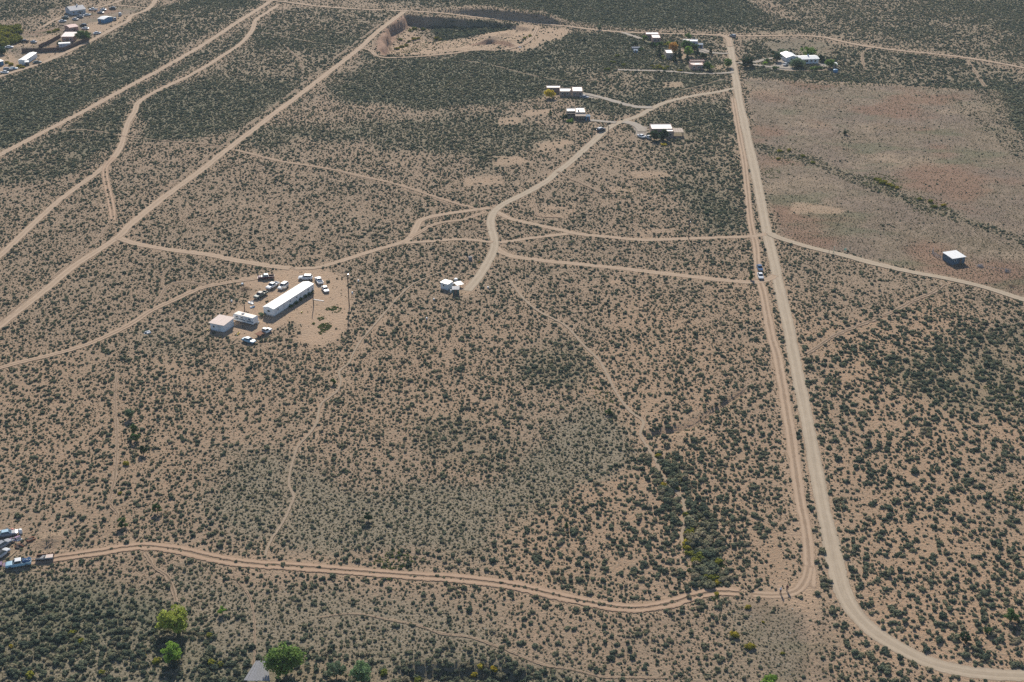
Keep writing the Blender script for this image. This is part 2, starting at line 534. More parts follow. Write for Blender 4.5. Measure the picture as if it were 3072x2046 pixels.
# ------------------------------------------------------------------ roads and paths (photograph positions of their centre lines)
ROADS = [
 # name, material, width, points, label
 ('road', M_GRAVEL, 3.9, [(2186,112),(2189,130),(2195,165),(2202,209),(2209,248),(2219,310),(2238,392),(2252,457),(2266,518),(2284,610),(2303,705),(2322,783),(2337,861),(2368,992),(2376,1040),(2402,1171),(2431,1318),(2470,1527),(2478,1560),(2497,1648),(2513,1717),(2531,1779),(2565,1838),(2619,1892),(2698,1942),(2796,1988),(2892,2011),(2990,2021),(3080,2024),(3300,2020)], 'long pale gravel road running down the right side and curving out at the corner'),
 ('road', M_WORN, 3.0, [(2275,838),(2285,861),(2316,1018),(2330,1062),(2341,1122),(2358,1220),(2374,1318),(2388,1416),(2405,1527),(2413,1560),(2422,1616),(2427,1681),(2430,1725),(2430,1770)], 'sandy two-rut track close beside the gravel road'),
 ('road', M_WORN, 2.6, [(2427,1690),(2415,1740),(2386,1774),(2337,1785),(2297,1785),(2238,1781)], 'sandy bend joining the bottom track to the side track'),
 ('road', M_WORN, 2.6, [(2199,294),(2215,390),(2232,480),(2241,561),(2251,659),(2259,701),(2267,730),(2272,790),(2278,842)], 'narrow dirt strip where two cars are parked'),
 ('road', M_DIRT, 3.0, [(2330,822),(2303,838),(2271,845),(2189,842),(2026,824),(1863,804),(1732,791),(1634,781),(1536,767),(1500,752),(1484,738)], 'straight sandy road crossing to the gravel road below the parked cars'),
 ('road', M_DIRT, 2.6, [(2310,698),(2296,702),(2254,708),(2180,711),(2091,714),(1928,718),(1830,710),(1732,700),(1689,690),(1618,675),(1536,657),(1505,643),(1486,632)], 'dirt road crossing the scrub north of the sandy road'),
 ('road', M_DIRT, 2.4, [(1716,699),(1634,708),(1570,717),(1536,723),(1486,728)], 'short dirt spur making a wedge with the crossing road'),
 ('road', M_GRAVEL, 3.2, [(2214,262),(2202,266),(2156,277),(2091,287),(2042,297),(1993,310),(1954,328),(1912,351),(1863,367),(1823,387),(1791,415),(1748,454),(1699,496),(1670,517),(1644,541),(1585,574),(1536,598),(1503,616),(1480,638),(1472,665),(1477,695),(1484,727),(1478,756),(1460,790),(1441,822),(1415,855),(1396,876)], 'curving gravel lane from the houses down to the white huts'),
 ('road', M_DIRT, 3.5, [(1216,32),(1206,40),(1127,101),(1078,147),(997,209),(899,284),(817,346),(768,385),(686,447),(604,512),(490,592),(392,672),(358,708),(310,741),(229,793),(131,874),(33,950),(0,977),(-180,1110)], 'straight tan dirt road running diagonally to the gravel pit'),
 ('road', M_DIRT, 3.3, [(-180,558),(0,464),(196,362),(392,255),(555,167),(686,85),(768,33),(812,4),(880,-42)], 'straight tan dirt road on the far left'),
 ('road', M_DIRT, 2.9, [(836,14),(801,39),(770,60),(756,92),(718,134),(669,167),(588,216),(506,255),(441,287),(412,310),(405,333),(385,366),(372,408),(359,447),(333,483),(292,517),(229,561),(163,613),(82,688),(0,767),(-160,890)], 'winding dirt track between the two straight diagonal roads'),
 ('road', M_TRACK, 2.6, [(345,470),(318,500),(315,520),(322,561),(331,600),(337,635),(339,665)], 'short two-rut track dropping from the winding track'),
 ('road', M_FAINT, 2.2, [(339,655),(274,738),(163,830),(49,925),(-60,1010)], 'faint worn strip along the diagonal dirt road'),
 ('road', M_FAINT, 1.9, [(1170,52),(1050,142),(880,274),(750,374),(600,492),(470,588)], 'faint strip along the upper part of the diagonal road'),
 ('road', M_DIRT, 3.5, [(352,712),(376,721),(424,734),(522,750),(620,763),(718,783),(768,791),(817,799),(882,806)], 'dirt road from the diagonal road to the mobile home yard'),
 ('road', M_DIRT, 2.8, [(870,806),(948,803),(997,790),(1062,770),(1144,744),(1209,726),(1232,711),(1248,684),(1259,663),(1277,654),(1323,644),(1421,630),(1478,622)], 'dirt track climbing from the yard to the curving lane'),
 ('road', M_DIRT, 2.2, [(1200,730),(1240,727),(1291,724),(1372,718),(1454,723),(1486,728)], 'low dirt track linking the yard track with the lane junction'),
 ('road', M_WORN, 1.9, [(1225,716),(1270,690),(1300,674),(1339,665),(1388,660),(1430,645),(1460,634)], 'narrow worn track looping between two dirt tracks'),
 ('road', M_FAINT, 1.9, [(1388,674),(1430,684),(1474,694)], 'short faint track meeting the lane from the left'),
 ('road', M_WORN, 1.7, [(700,450),(768,467),(833,483),(925,497),(1013,512),(1078,528),(1192,554),(1307,590),(1388,615),(1447,629)], 'long thin straight track across the middle scrub'),
 ('road', M_FAINT, 1.3, [(1013,514),(1127,546),(1258,583),(1360,614)], 'faint rut beside the long thin track'),
 ('road', M_WORN, 2.4, [(800,826),(768,836),(686,848),(604,865),(522,901),(457,930),(392,972),(327,1005),(261,1034),(163,1063),(65,1086),(0,1104),(-140,1140)], 'dirt track leaving the yard towards the left edge'),
 ('road', M_FAINT, 2.4, [(465,914),(480,892),(493,872),(509,856),(549,846),(600,852),(630,858)], 'small sandy loop off the yard track'),
 ('road', M_FAINT, 1.3, [(492,760),(500,785),(492,820),(486,850),(495,872)], 'faint footpath between the yard road and the loop'),
 ('road', M_TRACK, 3.3, [(60,1690),(157,1676),(229,1666),(310,1655),(359,1646),(420,1640),(473,1642),(555,1655),(653,1678),(768,1694),(833,1697),(964,1707),(1095,1717),(1225,1727),(1356,1735),(1440,1744),(1536,1757),(1667,1787),(1765,1808),(1863,1825),(1928,1826),(2009,1812),(2091,1787),(2156,1776),(2238,1781)], 'two-rut track winding across the foreground'),
 ('path', M_PATH, 0.85, [(1330,812),(1303,822),(1241,851),(1202,884),(1160,933),(1120,980),(1085,1020),(1058,1066),(1046,1092),(1018,1116),(1023,1148),(1010,1177),(964,1213),(956,1238),(951,1269),(925,1308),(895,1341),(882,1377),(869,1426),(868,1461),(882,1491),(874,1515),(846,1573),(817,1616),(799,1655),(796,1690)], 'pale footpath winding down the middle of the scrub'),
 ('path', M_PATH, 1.2, [(1530,840),(1543,861),(1578,904),(1618,936),(1693,976),(1748,1034),(1797,1083),(1814,1112),(1840,1164),(1866,1207),(1895,1240),(1930,1268),(1920,1305),(1941,1344),(1967,1383),(1980,1419),(2009,1458),(2045,1497),(2055,1533),(2055,1567),(2045,1616),(2071,1691)], 'narrow sandy wash winding through the right-hand scrub'),
 ('path', M_FAINT, 1.0, [(1945,1300),(1990,1296),(2071,1278),(2107,1256),(2173,1209),(2222,1178),(2254,1152)], 'eroded cut slanting up from the sandy wash'),
 ('path', M_FAINT, 0.9, [(941,1854),(1062,1841),(1160,1857),(1258,1877),(1323,1900),(1405,1909),(1486,1936),(1536,1955),(1595,1981),(1650,1998),(1716,2007),(1797,2027),(1895,2031),(2026,2033)], 'thin footpath across the bottom foreground'),
 ('path', M_FAINT, 1.6, [(432,1650),(445,1675),(467,1707),(500,1727),(519,1769),(529,1812),(535,1850)], 'eroded gully path below the foreground track'),
 ('path', M_FAINT, 0.8, [(705,1700),(702,1727),(735,1770),(751,1795),(762,1850),(764,1900),(764,1958),(755,2010)], 'thin footpath leading down to the grey plank roof'),
 ('path', M_FAINT, 1.5, [(353,1120),(346,1177),(349,1260),(352,1330),(346,1426),(336,1481),(330,1514),(353,1544),(346,1585)], 'dry sandy rill beside the junipers on the left'),
 ('road', M_FAINT, 2.6, [(2838,850),(2794,881),(2745,901),(2680,936),(2614,963),(2500,1010),(2455,1040),(2412,1068)], 'overgrown sandy track slanting through the right-hand scrub'),
 ('road', M_GRAVEL, 3.4, [(2306,696),(2320,706),(2369,724),(2435,744),(2533,767),(2631,793),(2728,816),(2859,842),(2957,865),(3072,901),(3280,965)], 'gravel road leaving towards the right edge below the pasture'),
 ('road', M_DIRT, 3.0, [(590,-4),(700,-3),(790,2),(833,4),(866,8),(964,20),(1095,29),(1209,33),(1323,39),(1454,54),(1536,60),(1585,67),(1699,78),(1797,91),(1863,96),(1993,101),(2124,104),(2189,107),(2304,107),(2402,106),(2467,111),(2533,126),(2598,139),(2696,152),(2794,162),(2892,173),(2990,189),(3072,204),(3300,242)], 'far dirt road crossing the whole top of the view'),
 ('road', M_DIRT, 3.4, [(2160,103),(2176,110),(2186,122),(2190,140)], 'rounded corner where the far road meets the gravel road'),
 ('road', M_DIRT, 3.2, [(-120,272),(0,230),(65,209),(131,187),(196,157),(278,119),(343,85),(385,63),(392,50),(440,30),(460,12),(472,-12)], 'tan lane past the houses at top left'),
 ('road', M_DIRT, 2.6, [(124,82),(176,55),(240,36),(300,22),(343,10),(372,-2)], 'thin lane behind the grey house at top left'),
 ('road', M_DIRT, 2.4, [(338,15),(390,19),(450,25)], 'short lane joining two lanes at top left'),
 ('road', M_DRIVE, 3.0, [(1863,97),(1895,107),(1930,119)], 'short driveway to the pink L-shaped house'),
 ('road', M_DRIVE, 2.8, [(2192,160),(2165,160),(2140,158),(2112,150),(2098,144)], 'driveway to the long white-roofed house'),
 ('road', M_DRIVE, 2.6, [(2206,217),(2150,221),(2091,222),(2026,217),(1960,214),(1900,213),(1846,211)], 'grey lane passing in front of the pink adobe house'),
 ('road', M_DRIVE, 3.6, [(1735,282),(1760,284),(1814,297),(1860,311),(1912,323),(1965,324)], 'grey driveway to the three-block adobe house'),
 ('road', M_DRIVE, 3.2, [(1762,363),(1790,364),(1814,367),(1856,370)], 'short driveway to the house with the porch'),
 ('road', M_DRIVE, 4.2, [(1864,366),(1895,372),(1918,384),(1926,400)], 'driveway to the house behind two conifers'),
 ('road', M_DRIVE, 3.0, [(2207,187),(2230,190),(2262,187),(2300,176),(2336,172)], 'grey entry drive of the big white-roofed house'),
 ('road', M_DRIVE, 3.2, [(2250,193),(2300,199),(2350,203),(2385,205)], 'front drive of the big white-roofed house'),
 ('path', M_FAINT, 3.0, [(2318,208),(2400,213),(2470,211),(2500,203)], 'bare earth strip in front of the big white-roofed house'),
 ('path', M_FAINT, 3.4, [(2903,184),(2925,215),(2945,246),(2958,262)], 'short sandy strip below the far road'),
 ('path', M_FAINT, 2.4, [(2605,145),(2588,165),(2590,190),(2598,212)], 'sandy rill below the far road'),
 ('path', M_FAINT, 1.4, [(781,98),(866,114),(964,132),(1062,144)], 'faint track between the winding track and the diagonal road'),
 ('path', M_FAINT, 1.7, [(850,135),(875,158),(899,180),(906,206)], 'faint curving track in the dark scrub'),
 ('road', M_WORN, 2.4, [(1080,147),(1100,150),(1114,155),(1130,169),(1160,174),(1258,170),(1356,162),(1430,152),(1500,152),(1556,140),(1590,120),(1604,98),(1612,80)], 'track rounding the front of the gravel pit'),
 ('path', M_FAINT, 1.4, [(1118,152),(1122,130),(1132,108)], 'short path along the pit rim'),
 ('path', M_FAINT, 1.3, [(1372,180),(1470,196),(1585,225),(1683,242),(1797,242)], 'faint path above the three-block adobe house'),
 ('path', M_FAINT, 1.4, [(183,395),(235,390),(310,398),(362,407),(424,416),(490,424),(620,436),(690,444)], 'faint path crossing the winding track'),
 ('path', M_FAINT, 2.0, [(1668,512),(1700,530),(1760,556),(1815,578),(1850,576)], 'bare strip right of the curving lane'),
 ('path', M_FAINT, 1.9, [(1598,592),(1606,620),(1616,648),(1660,650),(1690,652)], 'bare strip bending round two small clearings'),
 ('path', M_FAINT, 1.7, [(1770,455),(1830,468),(1880,482),(1930,500)], 'bare strip below the house behind two conifers'),
 ('path', M_FAINT, 1.6, [(2032,275),(2090,262),(2140,248),(2170,238)], 'faint shortcut above the curving lane'),
]

def catmull(P, step):
    P = np.asarray(P, float)
    P = np.vstack([2 * P[0] - P[1], P, 2 * P[-1] - P[-2]])
    out = []
    for i in range(1, len(P) - 2):
        L = np.linalg.norm(P[i + 1] - P[i])
        n = max(2, int(L / step))
        a0, a1, a2, a3 = P[i - 1], P[i], P[i + 1], P[i + 2]
        # centripetal knots keep uneven spacing from overshooting
        k1 = np.sqrt(np.linalg.norm(a1 - a0)) + 1e-6
        k2 = k1 + np.sqrt(L) + 1e-6
        k3 = k2 + np.sqrt(np.linalg.norm(a3 - a2)) + 1e-6
        for j in range(n):
            t = k1 + (k2 - k1) * j / n
            A1 = (k1 - t) / k1 * a0 + t / k1 * a1
            A2 = (k2 - t) / (k2 - k1) * a1 + (t - k1) / (k2 - k1) * a2
            A3 = (k3 - t) / (k3 - k2) * a2 + (t - k2) / (k3 - k2) * a3
            B1 = (k2 - t) / k2 * A1 + t / k2 * A2
            B2 = (k3 - t) / (k3 - k1) * A2 + (t - k1) / (k3 - k1) * A3
            out.append((k2 - t) / (k2 - k1) * B1 + (t - k1) / (k2 - k1) * B2)
    out.append(P[-2])
    return np.array(out)

# ------------------------------------------------------------------ rasters that describe the ground (world metres)
RX0, RX1, RY0, RY1 = -460, 460, 150, 1060
rx = np.arange(RX0, RX1) + 0.5
ry = np.arange(RY0, RY1) + 0.5
RXX, RYY = np.meshgrid(rx, ry, indexing='ij')

def blank(v=0.0):
    return np.full(RXX.shape, v, np.float32)

def blur(a, r):
    for ax in (0, 1):
        c = np.cumsum(np.pad(a, [(r + 1, r) if i == ax else (0, 0) for i in (0, 1)], mode='edge'), axis=ax)
        n = a.shape[ax]
        hi = np.take(c, np.arange(2 * r + 1, 2 * r + 1 + n), axis=ax)
        lo = np.take(c, np.arange(0, n), axis=ax)
        a = (hi - lo) / (2 * r + 1)
    return a

def zone(poly_px, soft=6, wob=14.0, seed=0):
    P = W(poly_px)
    x0, x1 = int(max(P[:, 0].min() - 40 - RX0, 0)), int(min(P[:, 0].max() + 40 - RX0, RXX.shape[0]))
    y0, y1 = int(max(P[:, 1].min() - 40 - RY0, 0)), int(min(P[:, 1].max() + 40 - RY0, RXX.shape[1]))
    z = blank()
    if x1 <= x0 or y1 <= y0:
        return z
    xx, yy = RXX[x0:x1, y0:y1], RYY[x0:x1, y0:y1]
    s = sdist(xx, yy, P) + wob * (fbm(xx, yy, 26.0, 100 + seed, 3) - 0.5)
    z[x0:x1, y0:y1] = smooth(soft, -soft, s)
    return z

def line(poly_px, width, soft=2.0, wob=4.0, seed=0):
    P = W(poly_px)
    x0, x1 = int(max(P[:, 0].min() - width * 2 - 20 - RX0, 0)), int(min(P[:, 0].max() + width * 2 + 20 - RX0, RXX.shape[0]))
    y0, y1 = int(max(P[:, 1].min() - width * 2 - 20 - RY0, 0)), int(min(P[:, 1].max() + width * 2 + 20 - RY0, RXX.shape[1]))
    z = blank()
    if x1 <= x0 or y1 <= y0:
        return z
    xx, yy = RXX[x0:x1, y0:y1], RYY[x0:x1, y0:y1]
    d, _ = seg_dist(xx, yy, P)
    d = d + wob * (fbm(xx, yy, 10.0, 200 + seed, 3) - 0.5)
    z[x0:x1, y0:y1] = smooth(width / 2 + soft, width / 2 - soft, d)
    return z

Z_GRASS = zone([(2236,238),(2420,250),(2620,258),(2955,270),(3010,330),(3072,430),(3200,560),(3200,935),(3072,893),(2860,834),(2640,786),(2530,760),(2420,731),(2335,700),(2316,640),(2290,560),(2262,440),(2246,330)], 2, 5, 1)
Z_GRASS = np.maximum(Z_GRASS, 0.9 * zone([(2300,128),(2380,112),(2470,122),(2520,150),(2480,165),(2380,160),(2320,150)], 4, 6, 2))
Z_GRASS = np.maximum(Z_GRASS, 0.85 * zone([(2190,1795),(2330,1800),(2450,1800),(2475,1900),(2480,2046),(2330,2046),(2260,1930)], 3, 5, 3))
Z_DRAIN = line([(2285,440),(2350,462),(2430,478),(2530,520),(2620,552),(2700,590),(2800,625),(2880,655),(2980,690),(3090,735)], 9, 3, 8, 4)
Z_DRAIN = np.maximum(Z_DRAIN, 0.7 * line([(2960,262),(2990,300),(3020,350),(3080,470)], 16, 4, 8, 5))
Z_DRAIN = np.maximum(Z_DRAIN, 0.5 * line([(2850,300),(2900,330),(2950,370),(3000,420)], 8, 3, 8, 6))
Z_DRAIN = np.maximum(Z_DRAIN, 0.3 * line([(2560,290),(2520,340),(2540,400),(2555,480)], 4, 2, 6, 7))
Z_YARD = zone([(705,845),(745,826),(800,822),(850,806),(930,804),(990,808),(1040,840),(1056,880),(1058,925),(1048,975),(1012,1024),(955,1042),(890,1024),(900,980),(880,965),(830,985),(800,1012),(740,1018),(690,1014),(640,1000),(650,965),(700,930),(745,895),(770,868),(740,862)], 1.4, 2.0, 8)
Z_YARD = np.maximum(Z_YARD, zone([(1385,850),(1405,838),(1430,842),(1420,872),(1400,884),(1385,872)], 1.2, 2, 9))
Z_PITF = zone([(1225,70),(1190,95),(1172,120),(1175,150),(1200,168),(1300,165),(1420,150),(1540,150),(1620,120),(1650,85),(1600,70),(1500,78),(1420,92),(1330,98),(1260,82)], 3, 8, 10)
Z_PIT_ALL = zone([(1219,44),(1196,62),(1165,86),(1142,116),(1138,146),(1150,172),(1215,172),(1300,160),(1400,150),(1480,145),(1570,142),(1625,105),(1660,78),(1580,74),(1420,60),(1300,50)], 2, 4, 11)
Z_DENSE = np.maximum.reduce([
    zone([(1290,50),(1440,62),(1570,73),(1520,80),(1420,88),(1330,92),(1300,75)], 4, 14, 50),
    zone([(-150,300),(0,238),(200,166),(395,70),(470,20),(600,0),(800,0),(400,240),(0,450),(-150,530)], 4, 8, 12),
    0.85 * zone([(-100,570),(0,485),(380,280),(800,45),(760,60),(700,140),(400,290),(360,420),(200,520),(0,560)], 4, 12, 13),
    0.8 * zone([(790,60),(860,15),(1200,40),(1060,140),(850,300),(700,380),(460,420),(420,320),(560,240),(720,150)], 6, 26, 14),
    0.85 * zone([(1090,155),(1300,180),(1700,95),(2170,112),(2195,260),(2020,290),(1850,365),(1700,260),(1500,320),(1250,335),(1000,300),(980,240)], 6, 26, 15),
    zone([(400,-60),(860,-40),(1200,10),(1700,60),(1900,85),(2200,95),(2450,95),(2600,120),(2300,40),(2200,-60)], 4, 10, 16),
    0.75 * zone([(2200,-60),(2400,60),(2500,110),(2700,140),(3100,200),(3300,200),(3300,-60)], 6, 20, 17),
    zone([(2228,118),(2420,118),(2560,145),(2760,165),(2920,185),(3090,225),(3200,330),(3072,400),(2990,270),(2600,248),(2420,238),(2240,230)], 3, 6, 18),
    0.75 * zone([(1880,390),(2060,310),(2205,290),(2250,470),(2270,690),(2140,690),(2060,600),(1960,500)], 8, 24, 19),
    0.55 * zone([(820,380),(1500,330),(1700,420),(1500,480),(1000,430),(700,430)], 8, 40, 20),
    0.8 * zone([(0,60),(130,40),(230,0),(330,-60),(-150,-60),(-150,100)], 4, 10, 21),
    0.45 * zone([(2700,1060),(2850,980),(3120,960),(3120,1260),(2900,1250),(2720,1180)], 8, 30, 22),
    0.5 * zone([(1590,1060),(1720,1050),(1760,1110),(1690,1150),(1600,1130)], 6, 34, 23),
    0.3 * zone([(1240,1270),(1400,1240),(1500,1330),(1330,1370)], 6, 40, 24),
    0.7 * zone([(-60,1660),(60,1720),(500,1760),(640,1900),(900,1960),(1700,2000),(1700,2100),(-60,2100)], 6, 16, 25),
])
Z_ROCK = np.maximum.reduce([
    zone([(690,1360),(860,1390),(1000,1500),(1250,1440),(1480,1430),(1660,1330),(1770,1200),(1870,1270),(1890,1360),(1760,1440),(1600,1560),(1400,1660),(1000,1660),(760,1600),(640,1520)], 5, 26, 26),
    0.85 * zone([(560,1700),(900,1770),(1200,1800),(1500,1860),(1560,2000),(1100,1990),(800,1930),(600,1860),(440,1760)], 6, 26, 27),
    0.5 * zone([(440,1000),(540,1010),(620,1040),(560,1070),(450,1050)], 4, 10, 28),
    0.55 * zone([(2400,1800),(2300,1870),(2190,1830),(2150,1880),(2330,2046),(2440,2046)], 4, 16, 29),
    0.85 * zone([(-60,1690),(300,1740),(600,1800),(820,1960),(820,2100),(-60,2100)], 6, 26, 49),
    0.8 * zone([(1560,1960),(1900,1990),(2260,1960),(2290,2046),(1560,2100)], 5, 20, 48),
])
Z_BIG = np.maximum.reduce([
    0.75 * zone([(-60,1780),(330,1840),(700,1900),(860,1990),(1150,1960),(1600,1990),(1600,2100),(-60,2100)], 5, 14, 30),
    zone([(1950,1320),(1990,1330),(2060,1450),(2120,1560),(2180,1720),(2160,1775),(2080,1765),(2030,1600),(1980,1450)], 3, 10, 31),
    0.7 * zone([(2320,1000),(2700,930),(3200,1000),(3200,2046),(2560,2046),(2440,1400)], 6, 20, 32),
    zone([(1290,50),(1440,62),(1570,73),(1520,80),(1420,88),(1330,92),(1300,75)], 2, 6, 50),
    0.55 * zone([(1900,1320),(2300,1100),(2370,1700),(2100,1780),(1400,1720),(1600,1600)], 8, 24, 33),
])
Z_WASH = zone([(1970,1360),(2000,1370),(2080,1480),(2150,1620),(2180,1740),(2150,1778),(2070,1765),(2040,1600),(1990,1450)], 3, 8, 34)
Z_RED = np.maximum(zone([(2300,1000),(2800,960),(3200,1200),(3200,2046),(2500,2046),(2400,1500)], 20, 60, 35), 0.75 * zone([(1700,900),(2330,860),(2420,1740),(1500,1760),(1300,1500),(1700,1300)], 20, 60, 36))
Z_RED = np.maximum(Z_RED, 0.5 * zone([(0,1050),(700,1050),(1700,900),(1500,1300),(800,1250),(300,1650),(0,1650)], 20, 60, 37))
Z_PATCH = np.maximum.reduce([zone(p, 0.6, 1.4, 60 + i) for i, p in enumerate([
    [(1930,690),(2010,690),(2012,700),(1932,699)], [(1920,700),(1934,700),(1940,712),(1922,712)],
    [(1640,618),(1690,615),(1694,625),(1642,628)], [(1612,642),(1700,645),(1700,653),(1612,652)],
    [(1708,616),(1725,612),(1728,640),(1712,642)], [(1830,562),(1900,566),(1905,574),(1835,573)],
    [(1890,518),(2005,516),(2012,530),(1900,532)], [(1610,430),(1700,420),(1720,432),(1640,455),(1612,448)],
    [(1485,470),(1560,472),(1580,486),(1490,498),(1475,484)], [(1395,532),(1500,528),(1510,552),(1400,554)],
    [(1990,248),(2046,246),(2048,262),(1992,266)], [(1488,355),(1555,352),(1560,372),(1492,376)],
    [(1570,336),(1640,330),(1650,342),(1575,348)], [(2404,606),(2530,628),(2520,642),(2370,640),(2372,606)],
    [(1820,840),(1870,838),(1874,852),(1822,852)], [(590,1640),(618,1636),(620,1652),(600,1656)],
])])
for i_, (q_, w_) in enumerate([([(1924,686),(2012,688),(2014,712),(1926,712),(1924,686)], 0.9), ([(1636,612),(1702,612),(1706,640),(1640,640),(1636,612)], 0.9), ([(1600,598),(1612,640),(1620,652),(1700,652)], 1.4), ([(1395,530),(1505,528),(1512,553),(1400,556),(1395,530)], 1.2), ([(1484,470),(1572,472),(1580,488),(1488,496),(1484,470)], 1.3), ([(1606,432),(1680,418),(1722,428),(1650,456),(1606,448)], 1.4), ([(1890,516),(2008,514),(2012,530),(1896,534)], 1.2), ([(1830,562),(1905,566),(1908,576),(1832,576)], 1.2), ([(1486,354),(1560,352),(1562,372),(1492,376)], 1.4), ([(1568,334),(1650,330),(1654,344)], 1.4), ([(1990,246),(2048,246),(2048,264),(1990,264),(1990,246)], 1.2), ([(1668,430),(1740,445),(1790,440)], 1.2), ([(1530,560),(1570,548),(1600,540)], 1.2), ([(1700,612),(1720,606),(1730,640)], 1.0), ([(1770,690),(1830,698)], 1.0)]):
    Z_PATCH = np.maximum(Z_PATCH, line(q_, w_, 0.6, 1.2, 130 + i_))
Z_BAREF = np.maximum.reduce([zone(p, 2.0, 4, 80 + i) for i, p in enumerate([
    [(1450,82),(1600,72),(1640,80),(1600,100),(1500,108),(1440,98)],
    [(1500,128),(1580,124),(1610,106),(1640,82),(1660,90),(1620,140),(1560,158),(1500,150)],
    [(1250,140),(1400,126),(1500,134),(1480,148),(1300,158),(1240,158)],
    [(262,70),(330,58),(380,44),(350,80),(290,104),(255,92)], [(110,165),(200,150),(240,138),(190,165),(125,190)],
    [(40,118),(130,108),(175,95),(160,120),(90,140),(40,140)],
    [(2040,150),(2060,148),(2070,176),(2046,178)], [(2140,196),(2178,190),(2180,212),(2140,212)],
    [(2420,1780),(2448,1780),(2456,1900),(2450,2080),(2416,2080),(2424,1900)],
    [(2300,1772),(2420,1730),(2436,1740),(2450,1800),(2440,1850),(2330,1800)], [(1640,84),(1700,84),(1720,96),(1680,120),(1630,128)],
    [(0,150),(50,165),(60,190),(20,225),(-40,235),(-40,170)],
])])
Z_DRIVE = np.maximum.reduce([zone(p, 1.0, 2, 95 + i) for i, p in enumerate([
    [(1738,276),(1790,288),(1800,297),(1750,296)], [(1900,380),(1940,382),(1942,398),(1930,416),(1912,408)],
    [(2330,172),(2356,178),(2372,198),(2390,212),(2330,208),(2290,204),(2330,192)], [(2452,186),(2485,190),(2490,200),(2460,200)],
    [(2088,138),(2112,143),(2130,158),(2090,158)],
])])

Z_ROW = np.maximum(line([(2262,735),(2275,880),(2300,1020),(2316,1150),(2334,1300),(2350,1480),(2366,1640)], 2.2, 1.0, 2.5, 113), line([(2316,860),(2346,1000),(2358,1060),(2384,1180),(2404,1320),(2430,1480),(2452,1640),(2470,1740)], 1.8, 0.8, 1.0, 115))
Z_STRIP = line([(2287,880),(2312,1020),(2326,1150),(2346,1310),(2364,1490),(2388,1660)], 2.6, 0.8, 1.6, 114)
Z_CLIFF = np.maximum(line([(1215,48),(1196,64),(1170,88),(1150,118),(1147,146),(1156,164)], 7, 1.5, 3, 110), line([(1405,124),(1445,124),(1480,127),(1510,134),(1548,143)], 4, 1.0, 1, 111))
Z_PATCHY = smooth(0.38, 0.60, fbm(RXX, RYY, 75.0, 701, 4)).astype(np.float32)
Z_VILL = zone([(-40,130),(60,100),(170,80),(190,50),(300,20),(440,26),(380,50),(330,88),(200,150),(60,200),(-60,240)], 4, 5, 112)
# distance-to-road raster: no shrub stands on a road
Z_FREE = blank(1.0)
Z_VERGE = blank()
ROAD_W = []
for (nm, m_, w_, pts, lab) in ROADS:
    ctr = catmull(W(pts), 1.5)
    ROAD_W.append(ctr)
    keep = 0.30 if m_ in (M_FAINT,) else 0.52
    seg = ctr[::2] if len(ctr) > 4 else ctr
    for i in range(len(seg) - 1):
        a, b = seg[i], seg[i + 1]
        R = w_ / 2 + 5
        i0, i1 = int(max(min(a[0], b[0]) - R - RX0, 0)), int(min(max(a[0], b[0]) + R + 1 - RX0, RXX.shape[0]))
        j0, j1 = int(max(min(a[1], b[1]) - R - RY0, 0)), int(min(max(a[1], b[1]) + R + 1 - RY0, RXX.shape[1]))
        if i1 <= i0 or j1 <= j0:
            continue
        d, _ = seg_dist(RXX[i0:i1, j0:j1], RYY[i0:i1, j0:j1], [a, b])
        if m_ is not M_FAINT:
            Z_VERGE[i0:i1, j0:j1] = np.maximum(Z_VERGE[i0:i1, j0:j1], smooth(w_ / 2 + 4.0, w_ / 2 + 0.5, d))

def samp(a, x, y):
    i = np.clip((x - RX0 - 0.5), 0, a.shape[0] - 1.001)
    j = np.clip((y - RY0 - 0.5), 0, a.shape[1] - 1.001)
    i0, j0 = i.astype(int), j.astype(int)
    fi, fj = i - i0, j - j0
    return (a[i0, j0] * (1 - fi) + a[i0 + 1, j0] * fi) * (1 - fj) + (a[i0, j0 + 1] * (1 - fi) + a[i0 + 1, j0 + 1] * fi) * fj

# ------------------------------------------------------------------ the ground sheet
def axis(core0, core1, step, far):
    c = list(np.arange(core0, core1 + 0.01, step))
    lo, hi, s = [], [], step
    a, b = core0, core1
    while b < far:
        s *= 1.35
        b += s
        hi.append(b)
    s = step
    while a > -far:
        s *= 1.35
        a -= s
        lo.append(a)
    return np.array(lo[::-1] + c + hi)

gx, gy = axis(-430, 430, 1.6, 24000), axis(185, 1010, 1.6, 24000)
GX, GY = np.meshgrid(gx, gy, indexing='ij')
GZ = height(GX.ravel(), GY.ravel())
nx, ny = len(gx), len(gy)
idx = np.arange(nx * ny).reshape(nx, ny)
quads = np.stack([idx[:-1, :-1], idx[1:, :-1], idx[1:, 1:], idx[:-1, 1:]], -1).reshape(-1, 4)
me = mesh_np('ground', np.stack([GX.ravel(), GY.ravel(), GZ], -1), quads, M_EARTH)
fx, fy = GX.ravel(), GY.ravel()
inr = (fx > RX0) & (fx < RX1) & (fy > RY0) & (fy < RY1)
def gatt(name, arr, default):
    v = samp(arr, np.clip(fx, RX0 + 1, RX1 - 1), np.clip(fy, RY0 + 1, RY1 - 1))
    fattr(me, name, np.where(inr, v, default))
gatt('grass', np.maximum(Z_GRASS * (1 - 0.75 * Z_DRAIN), 0.9 * Z_VILL), 0.2)
gatt('rock', 0.8 * Z_ROCK, 0.0)
gatt('bare', np.clip(np.maximum.reduce([Z_YARD, 0.85 * Z_BAREF, 0.7 * Z_PATCH, 0.5 * Z_STRIP, 0.45 * Z_VERGE * (1 - Z_GRASS) * (1 - Z_ROCK * 0.5), 0.8 * Z_PITF]), 0, 1), 0.0)
